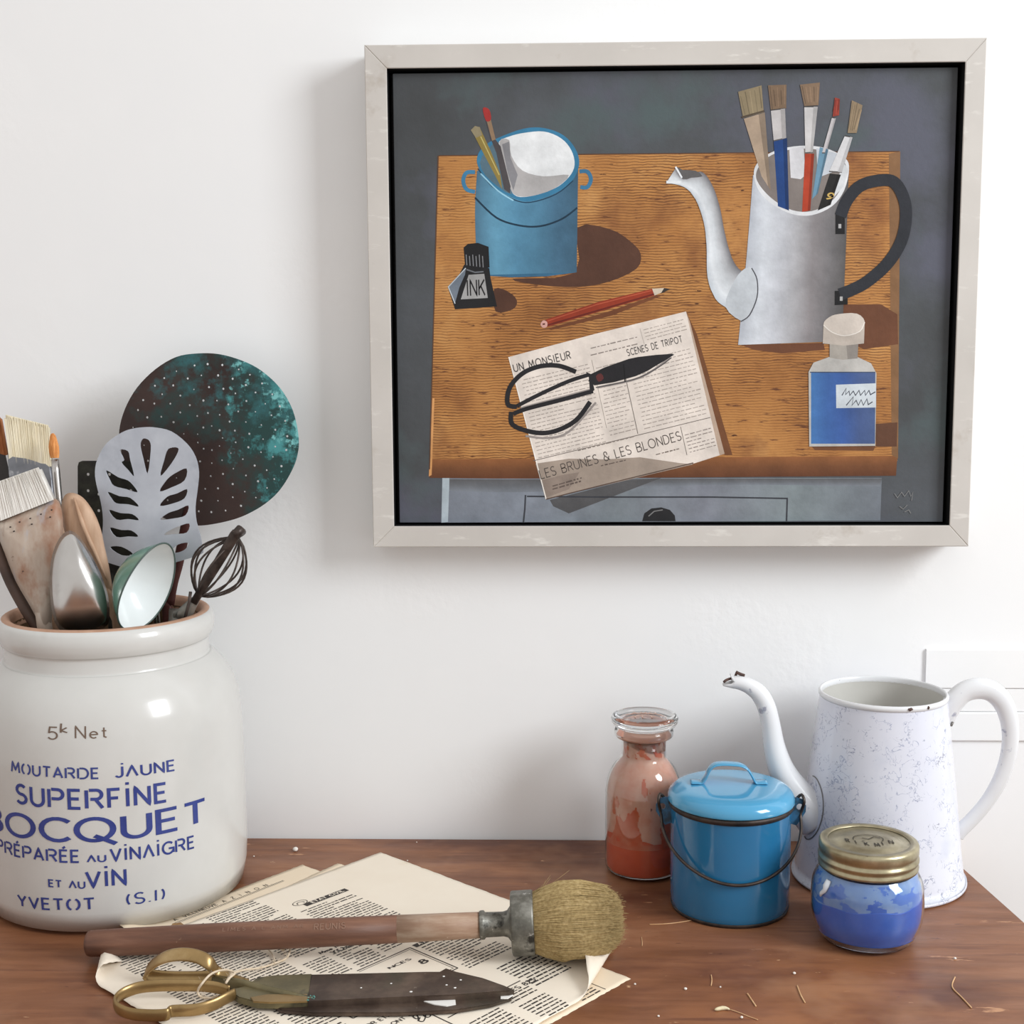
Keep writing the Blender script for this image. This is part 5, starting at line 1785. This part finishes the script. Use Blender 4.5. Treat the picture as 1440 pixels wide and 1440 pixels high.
# top page with both side corners curled
cQ = tab(822, 1388)
cn = (tab(887, 1377) - tab(822, 1388)); cn.z = 0
cn = (E1 * .62 + E2 * .78)
qa, qb = tab(790, 1448), tab(834, 1376)
qd = (qb - qa).normalized()
fR = curl(qa, Vector((qd.y, -qd.x, 0)), .0038, math.radians(150), 0)
pL = Lc + (E1 + E2) * 0
fL = curl(tab(150, 1357), Vector((-1, -.22, 0)), .0040, math.radians(215), 0)
lu1 = (Bc - Lc).length
pg1, pl1 = sheet('newspaper_page', Lc - E1 * .022, E1, E2, lu1 + .022, .300, .0021, 'top newspaper page under the brush and shears, right corner folded up into a white point', paper, wave=.0002, fns=(fR, fL), nu=72, nv=80)
p1 = lambda a, b, dz=0.0: pl1(a + .022, b, dz)
bm = bmesh.new()
words(bm, p1, .004, .030, .012, .30)
words(bm, p1, .036, .086, .010, .20)
words(bm, p1, .092, .138, .004, .108)
words(bm, p1, .092, .112, .122, .155)
words(bm, p1, .118, .142, .124, .155)
words(bm, p1, .148, .198, .049, .112)
words(bm, p1, .146, .205, .118, .150)
words(bm, p1, .168, .212, .164, .214)
words(bm, p1, .180, .217, .228, .268, .0041, .0016)
words(bm, p1, .150, .176, .262, .300)
words(bm, p1, .112, .140, .268, .300)
words(bm, p1, .036, .058, .205, .30)
words(bm, p1, .064, .10, .256, .30)
words(bm, p1, .098, .122, .176, .198)
head(bm, p1, 'Mme Marie', .112, .140, .117, .0034, .24)
head(bm, p1, 'Yosel', .118, .140, .1225, .0034, .24)
head(bm, p1, 'NCES', .130, .150, .1715, .0030, .2)
head(bm, p1, '8', .151, .156, .183, .0058, .22)
# boxed announcement
for w, d in ((.0011, 0), (.0005, .0022)):
    bar(bm, p1, .1625 - d, .1565 + d, .1625 - d, .206 - d, w)
    bar(bm, p1, .1625 - d, .1565 + d, .112, .1565 + d, w)
    bar(bm, p1, .066 + d, .206 - d, .1625 - d, .206 - d, w)
    bar(bm, p1, .066 + d, .170, .066 + d, .206 - d, w)
bar(bm, p1, .104, .205, .104, .30, .0010)
head(bm, p1, 'T^el 14 62', .118, .146, .2475, .0034, .18)
head(bm, p1, 'ANCREES 825', .140, .186, .2590, .0042, .2)
bar(bm, p1, .108, .2515, .178, .2515, .0010)
head(bm, p1, 'DR ETAT', .066, .090, .222, .0036, .18)
head(bm, p1, 'ONT OR', .078, .100, .232, .0036, .18)
head(bm, p1, 'OZ', .006, .0125, .0535, .0042, .3)
# script heading
sc = [(0, .3), (.25, .6), (.4, 1), (.15, 1), (.1, .6), (.3, .5), (.05, .3), (.15, 0), (.5, .2), (.8, .55), (.6, .5), (.6, .1), (.85, .1), (1.1, .7), (1.2, 1.1), (1.08, 1.0), (1.1, .1), (1.3, .2), (1.55, .5), (1.35, .4), (1.4, .05), (1.65, .3), (1.6, .05), (1.9, .2)]
ribbon(bm, crom(sc, 5), .09, lambda u, v: p1(.092 + u * .0125, .243 - v * .0095 - u * .0015, .00014), seg=.3)
# black heading bars with letters left white
bar(bm, p1, .158, .0405, .201, .0405, .0058)
bar(bm, p1, .166, .1575, .200, .1575, .0052)
ribbon(bm, arc(0, 0, 1, 1, 0, 360, 20), .12, lambda u, v: p1(.1585 + u * .0065, .034 - v * .0042, .00014), seg=1)
ribbon(bm, arc(0, 0, .5, .6, -20, 200, 10), .14, lambda u, v: p1(.1585 + u * .0065, .035 - v * .0042, .00014), seg=1)
tag(obj('printed_text', fix_up(bm), ink, pg1, smooth=False), kind='stuff')
bm = bmesh.new()
for L, a0, a1, b_2 in (('ETAT CIVIL', .165, .197, .0422), ('ATTRACT', .170, .196, .159)):
    bm = bmesh.new()
    text(bm, L, lambda u, v, a0=a0, a1=a1, b_2=b_2: p1(a0 + (a1 - a0) * u, b_2 - v * .0034, .0003), .2, .26)
    obj('reversed_lettering', fix_up(bm), paper, pg1, smooth=False)

# ================================================================== round limewash brush
AZ = .0278
bandc = tab(735, 1298, AZ)
hend = tab(124, 1327, .0128)
axd = (bandc - hend)
L_h = axd.length
ad = axd.normalized()
sd = Vector((0, 0, 1)) - ad * ad.z
sd.normalize()
cdv = ad.cross(sd)
BR = thing('round_brush', (bandc.x, bandc.y, 0), 'large round brush with reddish wooden handle and tan bristles lying across the newspapers', 'brush')
# handle: stations measured along the axis
S_ = lambda px: (px - 124) / (735 - 124) * L_h
hw = mat('reddish_handle_wood', [(.3, rgb(84, 56, 44)), (.5, rgb(110, 74, 57)), (.7, rgb(136, 98, 78))], scale=9, stretch=(1.2, 10, 10), rough=.5, bump=.15, bscale=40, spots=[(rgb(170, 138, 112), 60, .70, .74), (rgb(66, 48, 42), 50, .70, .74)])
pw2 = mat('pale_worn_handle', [(.3, rgb(140, 106, 84)), (.5, rgb(164, 134, 112)), (.7, rgb(190, 168, 148))], scale=22, stretch=(1, 5, 5), rough=.55, bump=.15, spots=[(rgb(128, 90, 70), 14, .55, .68), (rgb(214, 200, 186), 70, .68, .72)])
st_ = [(122, .0070), (124, .0085), (128, .0092), (160, .0096), (300, .0102), (450, .0101), (560, .0098)]
o = obj('handle', tube(bmesh.new(), [hend + ad * S_(x) for x, r in st_], [r for x, r in st_], 20, up=(0, 0, 1), flat=1.0), hw, BR)
st_ = [(559, .0098), (620, .0095), (676, .0091)]
obj('worn_handle_end', tube(bmesh.new(), [hend + ad * S_(x) for x, r in st_], [r for x, r in st_], 20, up=(0, 0, 1)), pw2, BR)
zinc = mat('tarnished_zinc', [(.3, rgb(80, 78, 72)), (.5, rgb(112, 110, 102)), (.7, rgb(160, 158, 150))], scale=75, rough=.42, metal=.55, bump=.4, bscale=160, spots=[(rgb(52, 50, 46), 60, .58, .66), (rgb(196, 194, 188), 150, .66, .72)])
st_ = [(675, .0098), (677, .0102), (681, .0102), (683, .0088), (708, .0086), (714, .0095), (719, .0130), (721, .0190)]
obj('neck', tube(bmesh.new(), [hend + ad * S_(x) for x, r in st_], [r for x, r in st_], 24, up=(0, 0, 1)), zinc, BR)
st_ = [(719, .0205), (720, .0222), (722, .0227), (748, .0229), (750.5, .0225), (751, .0205)]
obj('band', tube(bmesh.new(), [hend + ad * S_(x) for x, r in st_], [r for x, r in st_], 40, up=(0, 0, 1)), zinc, BR)
bris = mat('tan_bristle', [(.3, rgb(150, 126, 82)), (.55, rgb(184, 160, 112)), (.75, rgb(204, 182, 138))], scale=420, rough=.65, spec=.3)
bm = bmesh.new()
X0 = S_(748)
LB = S_(878) - X0
core_r = [(0, .0205), (.12, .0235), (.3, .0255), (.5, .0262), (.62, .0245), (.72, .018), (.76, .006)]
tube(bm, [hend + ad * (X0 + LB * t) for t, r in core_r], [r * .93 for t, r in core_r], 32, up=(0, 0, 1))
for k in range(6400):
    q = math.sqrt(rnd.random()) if k < 3400 else rnd.uniform(.9, 1.0)
    a = rnd.uniform(0, 2 * math.pi)
    wob = rnd.uniform(-.06, .06)
    Lk_ = (1.0 - .22 * q ** 3) * rnd.uniform(.93, 1.0) * (1 if k % 23 else 1.05)
    pts = []
    for t in (0, .18, .42, .7, 1):
        rr3 = .0205 + .0085 * math.sin(min(t, .62) / .62 * math.pi / 2) - .0045 * max(0, t - .62) / .38 * q
        aa = a + wob * t
        P3 = hend + ad * (X0 + LB * Lk_ * t) + (sd * math.cos(aa) + cdv * math.sin(aa)) * (rr3 * q)
        fs_ = (P3 - Vector(qa)).dot(Vector((qd.y, -qd.x, 0)))
        if fs_ > -.013 and P3.z < .0102: P3.z = .0102 + .08 * max(0, .004 - abs(fs_)) + rnd.uniform(0, .0006)
        if P3.z < .0046: P3.z = .0046 + rnd.uniform(0, .0006)
        pts.append(P3)
    tube(bm, pts, [.00028, .00028, .00027, .00024, .0001], 3, caps=False)
for k in range(26):
    a = rnd.uniform(-.4, 1.6)
    P0 = hend + ad * (X0 + .002) + (sd * math.cos(a) + cdv * math.sin(a)) * .022
    e_ = ad * rnd.uniform(.008, .028) + (sd * math.cos(a) + cdv * math.sin(a)) * rnd.uniform(.006, .017)
    tube(bm, [P0, P0 + e_ * .5 + ad * .002, P0 + e_], [.00013, .00012, .00008], 3)
tag(obj('bristles', bm, bris, BR), kind='stuff')
# letters stamped into the handle
bm = bmesh.new()
ctr = lambda s, a: hend + ad * s + (sd * math.cos(a) + cdv * math.sin(a)) * .01035
text(bm, 'REUNiS', lambda u, v: ctr(S_(446) + (S_(489) - S_(446)) * u, -.95 + v * .42 if cdv.y > 0 else .95 - v * .42), .16, .3)
text(bm, 'LiMES A L ANM AR', lambda u, v: ctr(S_(318) + (S_(430) - S_(318)) * u, -.75 + v * .26 if cdv.y > 0 else .75 - v * .26), .14, .5)
obj('stamped_letters', bm, mat('stamped_mark', rgb(140, 108, 90), rough=.6), BR, smooth=False)

# ================================================================== tailor's shears
zS = .0075
SC = thing('old_shears', tuple(tab(470, 1392, 0.0)), "old tailor's shears with brass handles and dark paint-flecked blades, at the front", 'shears')
steel = mat('rusty_dark_blade', [(.3, rgb(50, 40, 35)), (.5, rgb(74, 60, 52)), (.7, rgb(106, 90, 78))], scale=30, rough=.45, metal=.35, bump=.2, bscale=90, spots=[(rgb(72, 70, 58), 9, .54, .68), (rgb(150, 136, 122), 130, .71, .74)])
brass = mat('worn_brass', [(.3, rgb(132, 108, 70)), (.6, rgb(166, 138, 94)), (.8, rgb(200, 174, 130))], scale=24, rough=.3, metal=.75, bump=.06, bscale=80, spots=[(rgb(98, 84, 58), 20, .58, .72)])
shank_m = mat('tarnished_brass_shank', [(.3, rgb(94, 88, 66)), (.6, rgb(126, 116, 86)), (.8, rgb(150, 136, 100))], scale=40, rough=.38, metal=.5, bump=.15, spots=[(rgb(62, 62, 58), 26, .56, .64), (rgb(176, 172, 170), 44, .66, .70)])


def slab(outline, z0, z1, bev=.0006):
    """solid lying plate traced at its own height"""
    bm = bmesh.new()
    t = [bm.verts.new(tab(px, py, z1)) for px, py in outline]
    b = [bm.verts.new(Vector((v.co.x, v.co.y, z0))) for v in t]
    bm.faces.new(t); bm.faces.new(b[::-1])
    n = len(t)
    for i in range(n): bm.faces.new((b[i], b[(i + 1) % n], t[(i + 1) % n], t[i]))
    bmesh.ops.recalc_face_normals(bm, faces=bm.faces)
    te = [e for e in bm.edges if all(v.co.z > z1 - 1e-6 for v in e.verts)]
    bmesh.ops.bevel(bm, geom=te, offset=bev, segments=2, affect='EDGES')
    return bm


obj('lower_blade', slab([(372, 1404), (440, 1405), (560, 1402), (620, 1398), (680, 1394), (721, 1397), (719, 1403), (690, 1412), (640, 1420), (560, 1424), (440, 1424), (395, 1420)], .0034, .0058), steel, SC, smooth=False)
ub = obj('upper_blade', slab([(438, 1370), (520, 1368), (600, 1366), (618, 1366), (627, 1361), (642, 1366), (680, 1375), (708, 1385), (723, 1391), (716, 1393), (690, 1395), (640, 1399), (590, 1401), (500, 1405), (433, 1408), (434, 1388)], .0058, .0098), steel, SC, smooth=False)
sh_ = obj('shank', slab([(322, 1392), (345, 1386), (362, 1374), (385, 1371), (439, 1369), (434, 1408), (400, 1410), (362, 1409), (335, 1402)], .0050, .0094), shank_m, SC, smooth=False)
obj('brass_edge', slab([(352, 1402), (375, 1398), (432, 1397.5), (432, 1408), (380, 1409.5), (356, 1408)], .0092, .0102, .0003), brass, SC, smooth=False)
# front bow: a flat band bent into a long loop
bw = [(322, 1394, .008), (300, 1388, .010), (270, 1386, .011), (225, 1386, .011), (195, 1389, .011), (172, 1398, .010), (162, 1409, .0085), (167, 1419, .0075), (186, 1426, .0065), (212, 1428, .006), (234, 1427, .006), (242, 1422, .0065), (275, 1420, .0065), (300, 1413, .007), (318, 1404, .008), (330, 1398, .008)]
pb2 = crom([tuple(tab(a, b, z + .0022)) for a, b, z in bw], 5)
obj('front_bow', tube(bmesh.new(), pb2, .0043, 12, flat=.36, up=(0, 0, 1), closed=False), brass, SC)
bk2 = [(350, 1392, .007), (330, 1381, .008), (306, 1369, .013), (296, 1356, .022), (280, 1346, .027), (256, 1342, .029), (232, 1346, .026), (214, 1357, .018), (206, 1368, .011), (216, 1373, .007), (244, 1375, .006), (276, 1375, .0065), (300, 1374, .008), (322, 1378, .008), (346, 1386, .007)]
pb3 = crom([tuple(tab(a, b, max(z - .001, .0075))) for a, b, z in bk2], 5)
obj('back_bow', tube(bmesh.new(), pb3, .0046, 12, flat=.3, up=(.15, .62, .75)), brass, SC)
obj('back_shank', tube(bmesh.new(), [tab(300, 1378, .0085), tab(345, 1386, .0085), tab(400, 1400, .0078), tab(440, 1410, .0062)], [.004, .0042, .0044, .004], 10, flat=.6, up=(0, 0, 1)), shank_m, SC)
flk = mat('white_paint_fleck', rgb(232, 230, 226), rough=.7)
for px, py, w, h in ((578, 1394.5, 4.2, 3), (624, 1373, 3.6, 2.4), (628, 1385, 3, 1.6), (640, 1389, 4, 1.6), (648, 1378, 3, 1.4), (550, 1383, 3, 1.6), (508, 1389, 3, 1.2)):
    bm = bmesh.new()
    c = tab(px, py, .0099)
    r = w * .00026
    vs = [bm.verts.new((c.x + r * math.cos(t * .785) * rnd.uniform(.8, 1.2), c.y + r * math.sin(t * .785) * rnd.uniform(.8, 1.2), .0099)) for t in range(8)]
    tp = bm.verts.new((c.x, c.y, .0104))
    for i in range(8): bm.faces.new((vs[i], vs[(i + 1) % 8], tp))
    obj('paint_fleck', bm, flk, ub)
obj('paper_scrap', slab([(593, 1402), (597, 1402.5), (606, 1404), (640, 1403.5), (641, 1412), (628, 1414.5), (610, 1412), (594, 1407)], .0058, .0064, .0001), flk, SC, smooth=False)
obj('paper_scrap', slab([(704, 1394), (716, 1396.5), (722, 1399), (714, 1404), (704, 1404)], .0058, .0063, .0001), flk, SC, smooth=False)
verd = mat('verdigris_spot', [(.3, rgb(70, 128, 120)), (.7, rgb(110, 168, 158))], scale=200, rough=.8)
bm = bmesh.new()
c = tab(438, 1403, .0100)
for k in range(14):
    q = Vector((c.x + rnd.uniform(-.0024, .0024), c.y + rnd.uniform(-.0035, .0035), .0098))
    bmesh.ops.create_icosphere(bm, subdivisions=1, radius=rnd.uniform(.0003, .0007), matrix=Matrix.Translation(q))
obj('verdigris', bm, verd, ub)

# ================================================================== string, crumbs and stray hairs
twine = mat('pale_twine', [(.3, rgb(206, 186, 158)), (.7, rgb(228, 212, 190))], scale=300, rough=.9)
tw = [(396, 1337, .0042), (408, 1330, .007), (404, 1346, .0058), (388, 1354, .0048), (366, 1361, .0048), (344, 1364, .0055), (326, 1370, .009), (318, 1382, .013), (322, 1376, .014), (330, 1368, .014), (316, 1364, .015), (298, 1369, .015), (285, 1382, .013), (278, 1394, .010), (283, 1402, .0065), (296, 1403, .0042), (306, 1400, .0042)]
bm = tube(bmesh.new(), crom([tuple(tab(a, b, z + (.0035 if 280 < a < 350 and b < 1400 else 0))) for a, b, z in tw], 6), .0008, 7)
for k in range(70):
    i = rnd.randrange(len(tw) - 1)
    c = tab(tw[i][0] + rnd.uniform(-3, 3), tw[i][1] + rnd.uniform(-2, 2), tw[i][2])
    d = Vector((rnd.uniform(-1, 1), rnd.uniform(-1, 1), rnd.uniform(0, 1))).normalized() * .004
    tube(bm, [c, c + d * .5 + Vector((0, 0, .0005)), c + d], .00012, 3)
tag(obj('twine', bm, twine), 'thin pale twine looped around the brass handle of the shears', 'string')
tw = [(368, 1332, .0042), (378, 1336, .0038), (384, 1344, .0036), (386, 1356, .0036)]
tag(obj('twine', tube(bmesh.new(), crom([tuple(tab(a, b, z)) for a, b, z in tw], 6), .0005, 6), twine), 'short loose end of twine on newspaper just below the brush handle', 'string')

white_c = mat('white_chalky', [(.3, rgb(226, 220, 210)), (.7, rgb(242, 238, 232))], scale=300, rough=.8)


def pebble(name, px, py, r, label, cat, m, group=None, sq=(1, 1, .8)):
    bm = bmesh.new()
    bmesh.ops.create_icosphere(bm, subdivisions=2, radius=1.0)
    c = tab(px, py)
    for v in bm.verts:
        n_ = 1 + .14 * mnoise.noise(v.co * 2.1 + Vector((px, py, 0)))
        v.co = Vector((c.x + v.co.x * r * sq[0] * n_, c.y + v.co.y * r * sq[1] * n_, r * sq[2] + v.co.z * r * sq[2] * n_))
    zmin = min(v.co.z for v in bm.verts)
    for v in bm.verts: v.co.z -= zmin
    tag(obj(name, bm, m), label, cat, group)


pebble('white_bead', 415.5, 1197, .0024, 'small white bead on the table behind the newspapers', 'bead', white_c)
GC = 'tiny pale crumbs scattered on the table'
for px, py, r, lb in ((357, 1205, .0007, 'tiny pale crumb beside the jar, left of the white bead'), (573, 1211, .0007, 'tiny pale crumb right of the highest newspaper corner'),
                      (586, 1185, .0006, 'tiny pale crumb close to the wall, above the newspaper corner'), (893, 1385, .0008, 'tiny pale crumb right of the lowest newspaper corner'),
                      (964, 1392, .0011, 'largest pale crumb below the blue pot'), (1013, 1389, .0007, 'tiny pale crumb right of the largest one, below the blue pot'),
                      (926, 1430, .0008, 'tiny pale crumb near the bottom edge, left of the seed'), (1043, 1432, .0010, 'pale crumb near the bottom edge, right of the seed'),
                      (1117, 1370, .0011, 'pale crumb on the table left below the blue pigment jar'), (1343, 1349, .0010, 'pale crumb on the table right of the blue pigment jar')):
    pebble('crumb', px, py, r, lb, 'crumb', white_c, GC)
straw = mat('straw_hair', [(.3, rgb(196, 150, 104)), (.7, rgb(224, 186, 144))], scale=100, rough=.6)
GH = 'stray bristles fallen on the table'
for pts, r, lb in ((((913, 1300), (930, 1299.5), (948, 1298), (962, 1296), (973, 1294)), .00035, 'curved pale stray bristle touching the foot of the blue pot'),
                   (((1343, 1374), (1339, 1384), (1341, 1391), (1352, 1402), (1366, 1417)), .0005, 'bent straw-coloured bristle at lower right of the table'),
                   (((1051, 1397), (1057, 1406), (1063, 1415)), .0005, 'short straight bristle right of the seed, below the blue pot'),
                   (((1121, 1386), (1126, 1399), (1132, 1410)), .0005, 'short bristle left below the blue pigment jar'),
                   (((1000, 1371), (1001, 1378), (1000, 1386)), .0004, 'very short upright-looking bristle straight below the blue pot'),
                   (((902, 1318), (903, 1324), (903, 1330)), .0003, 'very short bristle right of the brush head')):
    P_ = [tuple(tab(a, b, r)) for a, b in pts]
    tag(obj('stray_bristle', tube(bmesh.new(), crom(P_, 5), r, 6), straw), lb, 'bristle', GH)
SD = thing('grain_seed', tuple(tab(1016, 1419)), 'pale husked grain seed with a long tail on the table front', 'seed')
c = tab(1016, 1419, .0012)
bm = tube(bmesh.new(), crom([tuple(tab(a, b, .0012)) for a, b in ((1005, 1420), (1009, 1419), (1016, 1417.5), (1022, 1418), (1026, 1419.5))], 3), [.0002, .0007, .001, .0012, .0013, .0013, .0014, .0013, .0012, .001, .0008, .0006, .0003], 9)
obj('husk', bm, mat('pale_husk', [(.3, rgb(206, 190, 150)), (.7, rgb(232, 222, 190))], scale=200, rough=.6), SD)
obj('tail', tube(bmesh.new(), crom([tuple(tab(a, b, .0006)) for a, b in ((1025, 1419), (1040, 1424), (1052, 1429), (1066, 1434))], 4), .0003, 6), straw, SD)
